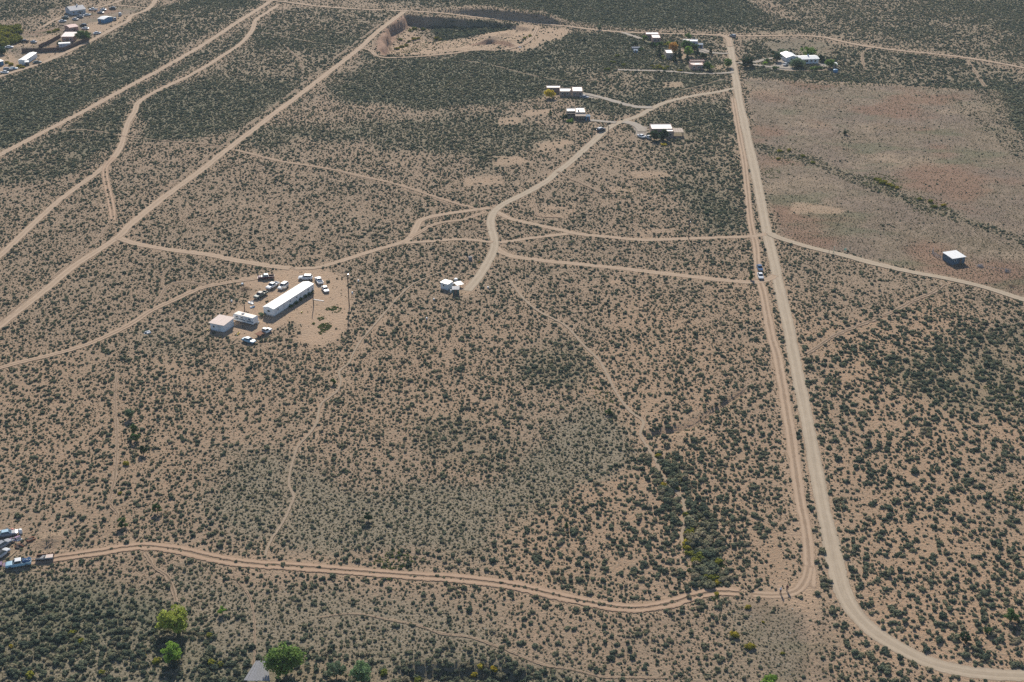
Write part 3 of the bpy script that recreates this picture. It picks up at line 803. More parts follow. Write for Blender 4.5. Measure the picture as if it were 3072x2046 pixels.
gatt('dark', np.clip(0.9 * Z_DENSE * (0.35 + 0.65 * Z_PATCHY) + 0.3 * Z_DRAIN, 0, 1) * (1 - np.maximum(Z_PITF, Z_YARD)), 0.45)
gatt('red', Z_RED, 0.2)
gatt('drive', Z_DRIVE, 0.0)
gatt('cliff', Z_CLIFF, 0.0)
me.polygons.foreach_set('use_smooth', [True] * len(me.polygons))
GROUND = struct(link('ground', me), 'dry sandy ground reaching to the horizon')

# ------------------------------------------------------------------ road ribbons laid on the ground
ACR = np.array([-1.0, -0.72, -0.42, -0.14, 0.14, 0.42, 0.72, 1.0])
for i, ((nm, m_, w_, pts, lab), c) in enumerate(zip(ROADS, ROAD_W)):
    t = np.gradient(c, axis=0)
    t /= np.linalg.norm(t, axis=1)[:, None] + 1e-9
    nrm = np.stack([-t[:, 1], t[:, 0]], -1)
    hw = w_ / 2 * 1.22
    wv = 1 + 0.42 * (fbm(c[:, 0], c[:, 1], 22.0, 300 + i, 3) - 0.5)
    P = c[:, None, :] + nrm[:, None, :] * (ACR[None, :, None] * hw * wv[:, None, None])
    Z = height(P[..., 0].ravel(), P[..., 1].ravel()).reshape(P.shape[:2]) + 0.035 + 0.004 * i
    V = np.concatenate([P, Z[..., None]], -1).reshape(-1, 3)
    n, k = P.shape[:2]
    ix = np.arange(n * k).reshape(n, k)
    Q = np.stack([ix[:-1, :-1], ix[:-1, 1:], ix[1:, 1:], ix[1:, :-1]], -1).reshape(-1, 4)
    me = mesh_np(nm, V, Q[:, ::-1], m_)
    fattr(me, 'across', np.tile(ACR, n))
    dist = np.concatenate([[0], np.cumsum(np.linalg.norm(np.diff(c, axis=0), axis=1))])
    fade = np.minimum(dist, dist[-1] - dist) / 3.0
    fattr(me, 'along', np.repeat(dist, k))
    fattr(me, 'fade', np.repeat(np.clip(fade, 0, 1), k))
    struct(link(nm, me), lab)

def road_clear(x, y, extra=0.0):
    """1 where a point keeps off every road"""
    ok = np.ones(x.shape, bool)
    for (nm, m_, w_, pts, lab), c in zip(ROADS, ROAD_W):
        r = w_ * (0.36 if m_ is M_FAINT else 0.52) + extra
        m = (x > c[:, 0].min() - r) & (x < c[:, 0].max() + r) & (y > c[:, 1].min() - r) & (y < c[:, 1].max() + r)
        if not m.any():
            continue
        ii = np.nonzero(m)[0]
        xx, yy = x[ii], y[ii]
        best = np.full(len(ii), 1e9)
        for a, b in zip(c[:-3:3], c[3::3]):
            s = (xx > min(a[0], b[0]) - r - 1) & (xx < max(a[0], b[0]) + r + 1) & (yy > min(a[1], b[1]) - r - 1) & (yy < max(a[1], b[1]) + r + 1)
            if s.any():
                d, _ = seg_dist(xx[s], yy[s], [a, b])
                best[s] = np.minimum(best[s], d)
        hit = best < r
        if m_ is M_TRACK:
            hit &= ~((best < 0.45) & (vnoise(xx, yy, 3.0, 77) > 0.45))
        if m_ is M_FAINT:
            hit &= vnoise(xx, yy, 4.0, 78) > 0.3
        ok[ii[hit]] = False
    return ok

# ------------------------------------------------------------------ paints
M_WHITE = paint('white_siding', (0.74, 0.76, 0.77), 0.55, 0.07)
M_WROOF = paint('white_roof', (0.82, 0.82, 0.80), 0.5, 0.08, 0.9)
M_WROOF2 = paint('white_membrane', (0.80, 0.78, 0.75), 0.6, 0.10, 0.6)
M_PROOF = paint('pinkish_roof', (0.60, 0.48, 0.42), 0.7, 0.08, 0.8)
M_ADOBE = paint('adobe_stucco', (0.36, 0.25, 0.20), 0.9, 0.12, 0.7)
M_ADOBE2 = paint('pink_stucco', (0.44, 0.26, 0.21), 0.9, 0.12, 0.7)
M_TAN = paint('tan_stucco', (0.42, 0.34, 0.27), 0.9, 0.12, 0.7)
M_GREYW = paint('grey_siding', (0.40, 0.44, 0.50), 0.7, 0.12, 0.8)
M_GREYR = paint('grey_roof', (0.36, 0.37, 0.40), 0.7, 0.2, 0.8)
M_PLANK = paint('weathered_plank', (0.30, 0.30, 0.31), 0.85, 0.25, 3.0)
M_WOOD = paint('raw_wood', (0.36, 0.26, 0.16), 0.85, 0.2, 2.5)
M_DARKW = paint('dark_wood', (0.075, 0.06, 0.05), 0.9, 0.25, 2.0)
M_BROWNF = paint('brown_fence', (0.13, 0.085, 0.07), 0.9, 0.25, 1.2)
M_TEAL = paint('teal_paint', (0.055, 0.13, 0.125), 0.7, 0.12)
M_BLUE = paint('blue_paint', (0.06, 0.20, 0.36), 0.55, 0.12)
M_SLATE = paint('slate_blue_wall', (0.09, 0.14, 0.19), 0.8, 0.12)
M_TROOF = paint('tan_roof', (0.42, 0.33, 0.26), 0.8, 0.12, 0.8)
M_TRIM = paint('trim_white', (0.78, 0.78, 0.76), 0.5, 0.05)
M_SKIRT = paint('skirting', (0.44, 0.43, 0.41), 0.8, 0.18)
M_DOOR = paint('door_brown', (0.16, 0.11, 0.08), 0.6)
M_DOORW = paint('door_white', (0.62, 0.63, 0.63), 0.5)
M_CONC = paint('concrete', (0.42, 0.40, 0.37), 0.9)
M_STEEL = paint('steel', (0.45, 0.46, 0.47), 0.35, 0.1, 3.0, 0.8)
M_RUST = paint('rust', (0.20, 0.085, 0.045), 0.9, 0.3, 3.0)
M_TYRE = paint('rubber', (0.022, 0.022, 0.024), 0.85)
M_GLASS = paint('tinted_glass', (0.03, 0.045, 0.055), 0.08, 0.05, 1.0, 0.0, 0.6)
M_LAMP = paint('lamp_lens', (0.75, 0.75, 0.72), 0.15, 0.03)
M_TAIL = paint('tail_lens', (0.35, 0.02, 0.02), 0.25, 0.03)
M_REDP = paint('red_plastic', (0.42, 0.06, 0.035), 0.5)
M_PURP = paint('mauve_cloth', (0.30, 0.20, 0.30), 0.8, 0.3, 3.0)
M_YEL = paint('yellow_plastic', (0.62, 0.45, 0.06), 0.5)
M_PALEG = paint('pale_green_metal', (0.32, 0.55, 0.42), 0.5)
CARP = {
    'white': paint('car_white', (0.78, 0.79, 0.79), 0.25, 0.04), 'black': paint('car_black', (0.03, 0.033, 0.038), 0.25, 0.1),
    'grey': paint('car_grey', (0.28, 0.29, 0.31), 0.25, 0.05), 'blue': paint('car_blue', (0.05, 0.12, 0.24), 0.25, 0.05),
    'maroon': paint('car_maroon', (0.11, 0.03, 0.045), 0.3, 0.1), 'silver': paint('car_silver', (0.5, 0.52, 0.54), 0.25, 0.05),
    'paleblue': paint('car_pale_blue', (0.30, 0.48, 0.60), 0.4, 0.08), 'green': paint('car_green', (0.06, 0.11, 0.10), 0.3, 0.05),
    'tan': paint('car_tan', (0.42, 0.36, 0.28), 0.35, 0.05),
}

FOOT = []          # ground taken by things: (x, y, radius)
def foot_rect(a, rz, x0, x1, y0, y1, pad=0.4):
    c, s = math.cos(rz), math.sin(rz)
    q = [(a[0] + x * c - y * s, a[1] + x * s + y * c) for x, y in ((x0 - pad, y0 - pad), (x1 + pad, y0 - pad), (x1 + pad, y1 + pad), (x0 - pad, y1 + pad))]
    FOOT.append(('p', np.array(q)))
def foot_disc(x, y, r):
    FOOT.append(('d', (x, y, r)))

def place(name, label, cat, p1, p2, group=None):
    """a thing whose camera-side bottom edge runs from p1 to p2 in the photograph"""
    a, b = G(*p1), G(*p2)
    d = b - a
    rz = math.atan2(d[1], d[0])
    z = min(a[2], b[2]) - 0.05
    o = thing(name, label, cat, (a[0], a[1], z), rz, group)
    o['_len'] = 0
    del o['_len']
    return o, float(np.hypot(d[0], d[1])), a, rz

def block(o, x0, x1, y0, y1, h, wall, roof, z0=0.0, par=0.28, t=0.25):
    """stucco box with a parapet round a flat inset roof"""
    m = MB()
    zr = h - par
    vs = []
    for z in (z0, h):
        vs += [(x0, y0, z), (x1, y0, z), (x1, y1, z), (x0, y1, z)]
    for z in (h, zr):
        vs += [(x0 + t, y0 + t, z), (x1 - t, y0 + t, z), (x1 - t, y1 - t, z), (x0 + t, y1 - t, z)]
    fs = [(0, 1, 5, 4), (1, 2, 6, 5), (2, 3, 7, 6), (3, 0, 4, 7)]
    fs += [(4, 5, 9, 8), (5, 6, 10, 9), (6, 7, 11, 10), (7, 4, 8, 11)]
    fs += [(8, 9, 13, 12), (9, 10, 14, 13), (10, 11, 15, 14), (11, 8, 12, 15)]
    m.add(vs, fs)
    m.build('wall', wall, o)
    r = MB().box(x0 + t - 0.02, x1 - t + 0.02, y0 + t - 0.02, y1 - t + 0.02, zr - 0.12, zr).build('roof', roof, o)
    return r

def window(o, x, z, w, h, y=0.0, side='f', frame=None, kind='window'):
    """a framed pane on the front (y), left (x = const) or right wall; x is the place along that wall"""
    fr = frame or M_TRIM
    m = MB()
    t = 0.07
    bars = [(x - w / 2, x + w / 2, z, z + t), (x - w / 2, x + w / 2, z + h - t, z + h), (x - w / 2, x - w / 2 + t, z + t, z + h - t), (x + w / 2 - t, x + w / 2, z + t, z + h - t)]
    def bx(mb, a, b, c, d, e, f):
        if side == 'f':
            mb.box(a, b, y - f, y - e, c, d)
        elif side == 'r':
            mb.box(y + e, y + f, a, b, c, d)
        else:
            mb.box(y - f, y - e, a, b, c, d)
    for a, b, c, d in bars:
        bx(m, a, b, c, d, 0.003, 0.07)
    fo = m.build(kind, fr, o)
    p = MB()
    bx(p, x - w / 2 + t, x + w / 2 - t, z + t, z + h - t, 0.004, 0.03)
    p.build('pane', M_GLASS, fo)
    return fo

def door(o, x, w=0.95, h=2.05, y=0.0, side='f', mat=None, z=0.05):
    m = MB()
    if side == 'f':
        m.box(x - w / 2, x + w / 2, y - 0.06, y - 0.003, z, z + h)
    elif side == 'r':
        m.box(y + 0.003, y + 0.06, x - w / 2, x + w / 2, z, z + h)
    else:
        m.box(y - 0.06, y - 0.003, x - w / 2, x + w / 2, z, z + h)
    d = m.build('door', mat or M_DOOR, o)
    k = MB()
    if side == 'f':
        k.box(x + w * 0.32, x + w * 0.40, y - 0.12, y - 0.06, z + 0.95, z + 1.05)
    elif side == 'r':
        k.box(y + 0.06, y + 0.12, x + w * 0.32, x + w * 0.40, z + 0.95, z + 1.05)
    else:
        k.box(y - 0.12, y - 0.06, x + w * 0.32, x + w * 0.40, z + 0.95, z + 1.05)
    k.build('handle', M_STEEL, d)
    return d

def vent(o, x, y, z, r=0.08, h=0.4):
    MB().tube([(x, y, z), (x, y, z + h), (x, y, z + h + 0.02)], [r, r, r * 1.6], 8).build('vent_pipe', M_STEEL, o)

# ------------------------------------------------------------------ the long white mobile home
def mobile_home():
    o, L, a, rz = place('mobile_home', 'long white mobile home with low gabled roof standing in the bare yard', 'house', (823, 951), (942, 875))
    D, hw, zb = 4.1, 2.95, 0.55
    foot_rect(a, rz, 0, L, 0, D, 0.8)
    MB().box(0.08, L - 0.08, 0.08, D - 0.08, 0, zb).build('skirting', M_SKIRT, o)
    prof = [(0, zb), (D, zb), (D, hw), (D / 2, hw + 0.42), (0, hw)]
    m = MB()
    n = len(prof)
    m.add([(0, y, z) for y, z in prof] + [(L, y, z) for y, z in prof],
          [tuple(range(n))[::-1], tuple(range(n, 2 * n)), (0, 1, 1 + n, n), (1, 2, 2 + n, 1 + n), (4, 0, n, 4 + n)])
    m.build('wall', M_WHITE, o)
    e = 0.14
    for s in (0, 1):
        y0, y1 = (-e, D / 2) if s == 0 else (D / 2, D + e)
        z0, z1 = (hw - 0.03, hw + 0.46) if s == 0 else (hw + 0.46, hw - 0.03)
        # roof slope in five metal sheets
        for k in range(5):
            x0, x1 = -e + (L + 2 * e) * k / 5, -e + (L + 2 * e) * (k + 1) / 5 - 0.03
            MB().hexa([(x0, y0, z0), (x1, y0, z0), (x1, y1, z1), (x0, y1, z1), (x0, y0, z0 + 0.07), (x1, y0, z0 + 0.07), (x1, y1, z1 + 0.07), (x0, y1, z1 + 0.07)]).build('roof_sheet', M_WROOF, o)
    for f in (0.10, 0.40, 0.56, 0.86):
        window(o, L * f, zb + 1.15, 0.75, 0.6)
    for f in (0.66, 0.25):
        door(o, L * f, 0.9, 2.0, 0, 'f', M_DOORW, zb + 0.05)
    m = MB()
    for i in range(3):
        m.box(L * 0.66 - 0.6, L * 0.66 + 0.6, -1.1 + i * 0.32, -0.04, 0, 0.2 * (i + 1))
    m.build('step', M_WOOD, o)
    for f in (0.12, 0.31, 0.46, 0.62, 0.79, 0.9):
        vent(o, L * f, D * 0.62, hw + 0.36, 0.09, 0.35)
    MB().box(L * 0.985, L + 0.02, -0.05, 0.0, zb, hw).build('corner_trim', M_TRIM, o)
    window(o, D * 0.5, zb + 0.95, 1.1, 0.8, 0.0, 'l')
mobile_home()

def sat_dish():
    c = G(853, 886)
    o = thing('satellite_dish', 'pale satellite dish on a pole behind the long mobile home', 'satellite dish', c, 0.6)
    MB().tube([(0, 0, 0), (0, 0, 2.6)], 0.05, 8).build('pole', M_STEEL, o)
    m = MB()
    vs, fs = [(0, 0, 0)], []
    for r, z in ((0.5, 0.06), (0.95, 0.24)):
        for k in range(16):
            t = k * math.pi / 8
            vs.append((r * math.cos(t), r * math.sin(t), z))
    for k in range(16):
        fs.append((0, 1 + k, 1 + (k + 1) % 16))
        fs.append((1 + k, 17 + k, 17 + (k + 1) % 16, 1 + (k + 1) % 16))
    m.add(vs, fs)
    d = m.build('dish', M_TRIM, o)
    d.location = (0, 0, 2.75)
    d.rotation_euler = (-0.9, 0, -0.5)
    MB().tube([(0, 0, 0.1), (0.1, 0, 0.85)], 0.025, 6).build('feed_arm', M_STEEL, d)
sat_dish()

# ------------------------------------------------------------------ sheds and trailer of the yard
def gable_shed(name, label, cat, p1, p2, D, h, rise, wall, roof, sheets=4, over=0.3, doorx=None, wins=(), ridge='x', mono=False):
    o, L, a, rz = place(name, label, cat, p1, p2)
    foot_rect(a, rz, 0, L, 0, D, 0.6)
    m = MB()
    if mono:       # one slope falling to the front
        vs = [(0, 0, 0), (L, 0, 0), (L, D, 0), (0, D, 0), (0, 0, h), (L, 0, h), (L, D, h + rise), (0, D, h + rise)]
        m.hexa(vs)
        m.build('wall', wall, o)
        for k in range(sheets):
            x0, x1 = -over + (L + 2 * over) * k / sheets, -over + (L + 2 * over) * (k + 1) / sheets - 0.025
            g = rise / D
            z0, z1 = h - over * g + 0.015, h + rise + over * g + 0.015
            MB().hexa([(x0, -over, z0), (x1, -over, z0), (x1, D + over, z1), (x0, D + over, z1),
                       (x0, -over, z0 + 0.07), (x1, -over, z0 + 0.07), (x1, D + over, z1 + 0.07), (x0, D + over, z1 + 0.07)]).build('roof_sheet', roof, o)
    else:
        prof = [(0, 0), (D, 0), (D, h), (D / 2, h + rise), (0, h)]
        n = 5
        m.add([(0, y, z) for y, z in prof] + [(L, y, z) for y, z in prof],
              [tuple(range(n))[::-1], tuple(range(n, 2 * n)), (0, 1, 1 + n, n), (1, 2, 2 + n, 1 + n), (4, 0, n, 4 + n)])
        m.build('wall', wall, o)
        g = rise / (D / 2)
        for s in (0, 1):
            for k in range(sheets):
                x0, x1 = -over + (L + 2 * over) * k / sheets, -over + (L + 2 * over) * (k + 1) / sheets - 0.025
                if s == 0:
                    y0, y1, z0, z1 = -over, D / 2, h - over * g + 0.02, h + rise + 0.02
                else:
                    y0, y1, z0, z1 = D / 2, D + over, h + rise + 0.02, h - over * g + 0.02
                MB().hexa([(x0, y0, z0), (x1, y0, z0), (x1, y1, z1), (x0, y1, z1), (x0, y0, z0 + 0.06), (x1, y0, z0 + 0.06), (x1, y1, z1 + 0.06), (x0, y1, z1 + 0.06)]).build('roof_sheet', roof, o)
    if doorx is not None:
        door(o, doorx, 0.95, 1.95, 0, 'f', M_DOORW if wall is M_WHITE else M_DOOR)
    for wx, wz, ww, wh in wins:
        window(o, wx, wz, ww, wh)
    return o, L

gable_shed('shed', 'square white shed with a flat pinkish roof left of the travel trailer', 'shed', (632, 989), (673, 997), 5.4, 2.55, 0.3, M_WHITE, M_PROOF, 4, 0.35, 3.4, [(1.4, 1.1, 0.8, 0.7)], mono=True)

def travel_trailer():
    o, L, a, rz = place('travel_trailer', 'white travel trailer with a rusty streaked roof between shed and mobile home', 'trailer', (700, 963), (761, 978))
    foot_rect(a, rz, 0, L, 0, 2.4, 0.5)
    W_, z0, h = 2.4, 0.55, 2.75
    prof = [(0.25, z0), (L - 0.1, z0), (L, z0 + 0.4), (L, h - 0.15), (L - 0.2, h), (0.5, h), (0.0, h - 0.7), (0.0, z0 + 0.5)]
    MB().prism(prof, 0, W_).build('body', M_WHITE, o)
    MB().box(0.5, L - 0.2, 0.05, W_ - 0.05, h + 0.002, h + 0.05).build('roof', paint('streaked_roof', (0.68, 0.60, 0.52), 0.6, 0.25, 2.0), o)
    MB().box(0.15, L - 0.05, -0.012, -0.003, z0 + 0.62, z0 + 0.95).build('stripe', M_SLATE, o)
    for f in (0.2, 0.45, 0.82):
        window(o, L * f, z0 + 1.15, 1.1, 0.65, -0.003)
    door(o, L * 0.64, 0.7, 1.8, -0.003, 'f', M_DOORW, z0 + 0.1)
    MB().box(L * 0.35, L * 0.35 + 0.7, 0.9, 1.6, h + 0.05, h + 0.32).build('roof_vent', M_GREYR, o)
    MB().tube([(0, 1.2, 0.6), (-1.3, 1.2, 0.5)], 0.06, 8).build('tow_bar', M_STEEL, o)
    for y in (0.1, W_ - 0.1):
        for x in (L * 0.48, L * 0.60):
            w = MB().tube([(x, y - 0.1, 0.34), (x, y + 0.1, 0.34)], 0.34, 16).build('wheel', M_TYRE, o)
            MB().tube([(x, y - 0.115, 0.34), (x, y + 0.115, 0.34)], 0.18, 10).build('rim', M_STEEL, w)
travel_trailer()

# centre huts
gable_shed('white_hut', 'tall white cabin with a flat white roof at the end of the lane', 'cabin', (1322, 865), (1344, 871), 2.6, 2.3, 0.12, M_WHITE, M_WROOF, 3, 0.15, None, [(1.3, 1.1, 0.7, 0.7)], mono=True)
gable_shed('dark_hut', 'small dark teal cabin with a grey roof beside the white cabin', 'cabin', (1358, 884), (1377, 884), 2.1, 1.95, 0.2, M_TEAL, M_GREYR, 3, 0.2, 1.0, [], mono=True)
def lean_to():
    o, L, a, rz = place('lean_to', 'low open shelter with a bright white sheet roof behind the dark teal cabin', 'shelter', (1372, 865), (1390, 861))
    foot_rect(a, rz, 0, L, 0, 2.2, 0.4)
    for x in (0.1, L - 0.1):
        for y in (0.1, 2.1):
            MB().box(x - 0.05, x + 0.05, y - 0.05, y + 0.05, 0, 1.15 + y * 0.1).build('post', M_WOOD, o)
    for k in range(3):
        x0, x1 = -0.15 + (L + 0.3) * k / 3, -0.15 + (L + 0.3) * (k + 1) / 3 - 0.02
        MB().hexa([(x0, -0.15, 1.14), (x1, -0.15, 1.14), (x1, 2.35, 1.39), (x0, 2.35, 1.39), (x0, -0.15, 1.2), (x1, -0.15, 1.2), (x1, 2.35, 1.45), (x0, 2.35, 1.45)]).build('roof_sheet', M_WROOF, o)
lean_to()
def tank(label, px, r, h, mat, cat='barrel', name='barrel'):
    c = G(*px)
    foot_disc(c[0], c[1], r + 0.3)
    o = thing(name, label, cat, c)
    MB().tube([(0, 0, 0), (0, 0, 0.06), (0, 0, h * 0.93), (0, 0, h)], [r * 0.97, r, r, r * 0.9], 18).build('body', mat, o, True)
    MB().tube([(0, 0, h), (0, 0, h + 0.05)], [r * 0.4, r * 0.38], 12).build('lid', mat, o)
    for z in (h * 0.33, h * 0.66):
        MB().tube([(0, 0, z - 0.03), (0, 0, z + 0.03)], r * 1.03, 18).build('hoop', mat, o)
    return o
tank('small white drum in front of the gap between the two cabins', (1353, 877), 0.33, 0.9, M_TRIM)
tank('white water tank lying behind the white cabin', (1368, 842), 0.62, 0.8, M_TRIM, 'tank', 'water_tank')
def deck():
    o, L, a, rz = place('deck', 'small plank deck joining the white cabin and the shelter', 'deck', (1352, 858), (1366, 853))
    for k in range(9):
        x0 = L * k / 9
        MB().box(x0, x0 + L / 9 - 0.03, 0, 1.5, 0.32, 0.37).build('plank', M_PLANK, o)
    for x in (0.1, L - 0.1):
        MB().box(x - 0.05, x + 0.05, 0.05, 1.45, 0, 0.32).build('beam', M_WOOD, o)
deck()
def pallets(label, px, rz, n, mat=M_PLANK):
    c = G(*px)
    foot_disc(c[0], c[1], 1.1)
    o = thing('pallet_stack', label, 'pallets', c, rz)
    z = 0
    for k in range(n):
        dx, dy = random.uniform(-0.12, 0.12), random.uniform(-0.12, 0.12)
        for y in (-0.5, 0, 0.5):
            MB().box(-0.6 + dx, 0.6 + dx, y - 0.05 + dy, y + 0.05 + dy, z, z + 0.09).build('bearer', mat, o)
        for j in range(6):
            x = -0.6 + j * 0.21
            MB().box(x + dx, x + 0.13 + dx, -0.6 + dy, 0.6 + dy, z + 0.09, z + 0.115).build('slat', mat, o)
        z += 0.125
pallets('leaning stack of grey pallets in the scrub above the white cabin', (1411, 779), 0.3, 9)

# ------------------------------------------------------------------ right-hand shed with pen
def pen_shed():
    o, L = gable_shed('shed', 'dark slate shed with a bright white roof standing alone in the dry pasture', 'shed', (2855, 795), (2893, 789), 5.4, 2.5, 0.25, M_SLATE, M_WROOF, 4, 0.3, 3.6, [(1.3, 1.1, 0.9, 0.8)], mono=True)
    c = G(2842, 783)
    f = thing('pole_pen', 'rough pole pen along the left side of the white-roofed pasture shed', 'pen', c, 0)
    pts = [(0, 0), (-2.6, 2.6), (-3.6, 6.5), (-2.2, 9.5)]
    for i in range(len(pts) - 1):
        (x0, y0), (x1, y1) = pts[i], pts[i + 1]
        for k in range(4):
            t = k / 4
            x, y = x0 + (x1 - x0) * t, y0 + (y1 - y0) * t
            MB().tube([(x, y, -0.2), (x + 0.03, y, 1.35)], 0.07, 6).build('post', M_PLANK, f)
        for z in (0.4, 0.8, 1.2):
            MB().tube([(x0, y0, z), ((x0 + x1) / 2, (y0 + y1) / 2, z + 0.08), (x1, y1, z)], 0.05, 6).build('rail', M_PLANK, f)
pen_shed()
def brush_pile(label, px, r, n, mat):
    c = G(*px)
    foot_disc(c[0], c[1], r)
    m = MB()
    for _ in range(n):
        t = random.uniform(0, 6.28)
        d = random.uniform(0, r * 0.7)
        l = random.uniform(0.5, 1.5)
        x, y = d * math.cos(t), d * math.sin(t)
        q = random.uniform(0, 6.28)
        z = random.uniform(0.05, 0.7) * (1 - d / r)
        m.tube([(x, y, z), (x + l * math.cos(q), y + l * math.sin(q), z + random.uniform(0, 0.5))], [0.05, 0.02], 5)
    o = m.build('brush_pile', mat)
    o.location = c
    tag(o, label, 'brush pile')
brush_pile('tangled grey brush pile right of the white-roofed pasture shed', (2940, 800), 1.8, 90, M_PLANK)
brush_pile('heap of dry brush where the pen rails end right of the brush pile', (3020, 815), 1.3, 50, M_PLANK)
brush_pile('brown heap of cut branches left of the parked yard vehicles', (735, 868), 1.9, 90, M_WOOD)
brush_pile('pale heap of dead branches at the right edge below the pasture road', (3032, 858), 1.6, 70, M_WOOD)
def rail_line():
    c = G(2962, 806)
    f = thing('pole_fence', 'low broken pole fence running right from the brush pile', 'fence', c, -0.28)
    for k in range(6):
        MB().tube([(k * 1.5, 0, -0.2), (k * 1.5 + 0.05, 0, 0.9)], 0.06, 6).build('post', M_PLANK, f)
    for k in range(5):
        MB().tube([(k * 1.5, 0, 0.7), (k * 1.5 + 1.5, 0, 0.62)], 0.05, 6).build('rail', M_PLANK, f)
rail_line()
def post_sign(label, px, h, mat, plate=None, name='marker_post', cat='post'):
    c = G(*px)
    o = thing(name, label, cat, c)
    MB().box(-0.06, 0.06, -0.06, 0.06, -0.2, h).build('post', mat, o)
    MB().box(-0.09, 0.09, -0.09, 0.09, h, h + 0.06).build('cap', mat, o)
    if plate:
        MB().box(-plate / 2, plate / 2, -0.09, -0.063, h - plate * 0.9, h - 0.05).build('plate', M_PALEG, o)
post_sign('pale green marker post on the upper edge of the pasture road', (2501, 758), 2.4, M_PALEG)
post_sign('pale green utility box on a short post beside the pasture road', (2535, 756), 1.5, M_PALEG, 0.9)
post_sign('dark wooden gate post on the lower edge of the pasture road', (2486, 766), 1.9, M_DARKW)
post_sign('dark wooden gate post nearest the pale green marker post', (2498, 770), 1.9, M_DARKW)

# ------------------------------------------------------------------ adobe houses
def house_three():
    o, L, a, rz = place('adobe_house', 'adobe house of three flat white-roofed blocks beside a golden tree', 'house', (1679, 290), (1748, 290))
    foot_rect(a, rz, -7, L, 0, 12, 0.8)
    block(o, 6.4, 11.7, 0.0, 9.0, 2.95, M_ADOBE, M_WROOF2)
    block(o, 0.0, 5.9, 0.4, 7.0, 2.75, M_ADOBE, M_WROOF2)
    block(o, -6.6, 0.6, 7.3, 12.0, 2.8, M_ADOBE, M_WROOF2)
    block(o, 5.2, 6.1, 0.2, 1.1, 3.2, M_ADOBE, M_ADOBE, par=0.15, t=0.15)
    for x in (1.5, 3.9):
        window(o, x, 1.0, 1.2, 1.1, 0.4)
    for x in (7.6, 10.4):
        window(o, x, 1.0, 1.1, 1.1, 0.0)
    door(o, 2.7, 0.95, 2.05, 0.4)
    window(o, -3.0, 1.0, 1.3, 1.1, 7.3)
    for x, y in ((8.2, 5.0), (10.0, 3.0), (2.0, 4.5)):
        vent(o, x, y, 2.5)
house_three()

def house_porch():
    o, L, a, rz = place('adobe_house', 'white-roofed house with a dark portal and tan porch roof', 'house', (1699, 361), (1757, 361))
    foot_rect(a, rz, 0, L, -1, 11, 0.8)
    block(o, 4.4, L, 2.5, 11.0, 3.3, M_TAN, M_WROOF2)
    block(o, 0.3, 4.9, 5.0, 10.8, 3.15, M_TAN, M_WROOF2)
    # tan lean-to porch roof on posts
    for k in range(4):
        x0, x1 = 4.3 + (L - 4.2) * k / 4, 4.3 + (L - 4.2) * (k + 1) / 4 - 0.03
        MB().hexa([(x0, -0.6, 2.25), (x1, -0.6, 2.25), (x1, 2.45, 2.75), (x0, 2.45, 2.75), (x0, -0.6, 2.33), (x1, -0.6, 2.33), (x1, 2.45, 2.83), (x0, 2.45, 2.83)]).build('porch_roof', M_TROOF, o)
    for x in (4.5, 6.7, L - 0.1):
        MB().box(x - 0.08, x + 0.08, -0.5, -0.34, 0, 2.3).build('post', M_DARKW, o)
    MB().box(0.5, 4.3, 2.8, 4.95, 2.35, 2.5).build('portal_roof', M_DARKW, o)
    for x in (0.6, 2.4, 4.1):
        MB().box(x - 0.09, x + 0.09, 2.85, 3.03, 0, 2.35).build('post', M_DARKW, o)
    window(o, 1.4, 0.9, 1.3, 1.3, 5.0)
    window(o, 3.4, 0.9, 1.3, 1.3, 5.0)
    door(o, 5.4, 0.95, 2.05, 2.5)
    window(o, 7.4, 1.0, 1.4, 1.1, 2.5)
    for x, y in ((6.2, 6.0), (7.5, 8.0), (2.5, 8.0)):
        vent(o, x, y, 2.9)
    MB().box(5.7, 6.4, 5.0, 5.7, 2.95, 3.75).build('chimney', M_TAN, o)
house_porch()
gable_shed('garden_shed', 'small bright blue shed with pale roof beside the porch house', 'shed', (1758, 361), (1770, 360), 2.4, 1.9, 0.55, M_BLUE, paint('pale_blue_roof', (0.55, 0.68, 0.74), 0.5), 2, 0.2, 0.9)

def house_conifer():
    o, L, a, rz = place('adobe_house', 'white-roofed adobe house with a carport behind two dark conifers', 'house', (1956, 413), (2021, 413))
    foot_rect(a, rz, 0, L + 5.5, -1, 12, 0.8)
    block(o, 0.0, L, 3.6, 12.0, 3.2, M_ADOBE, M_WROOF2)
    block(o, 6.2, L, 0.0, 3.65, 3.1, M_ADOBE, M_WROOF2)
    for k in range(4):
        x0, x1 = L + 0.05 + 4.6 * k / 4, L + 0.05 + 4.6 * (k + 1) / 4 - 0.03
        MB().hexa([(x0, 1.0, 2.3), (x1, 1.0, 2.2), (x1, 6.6, 2.5), (x0, 6.6, 2.6), (x0, 1.0, 2.4), (x1, 1.0, 2.3), (x1, 6.6, 2.6), (x0, 6.6, 2.7)]).build('carport_roof', M_TROOF, o)
    for x in (L + 4.5,):
        for y in (1.2, 3.8, 6.4):
            MB().box(x - 0.08, x + 0.08, y - 0.08, y + 0.08, 0, 2.25).build('post', M_DARKW, o)
    window(o, 8.3, 1.0, 1.2, 1.1, 0.0)
    window(o, 2.0, 1.0, 1.4, 1.2, 3.6)
    window(o, 4.3, 1.0, 1.2, 1.2, 3.6)
    door(o, 5.4, 0.95, 2.05, 3.6)
    for x, y in ((4.0, 7.5), (5.6, 6.0), (8.2, 4.6), (8.0, 9.0)):
        vent(o, x, y, 2.85)
house_conifer()

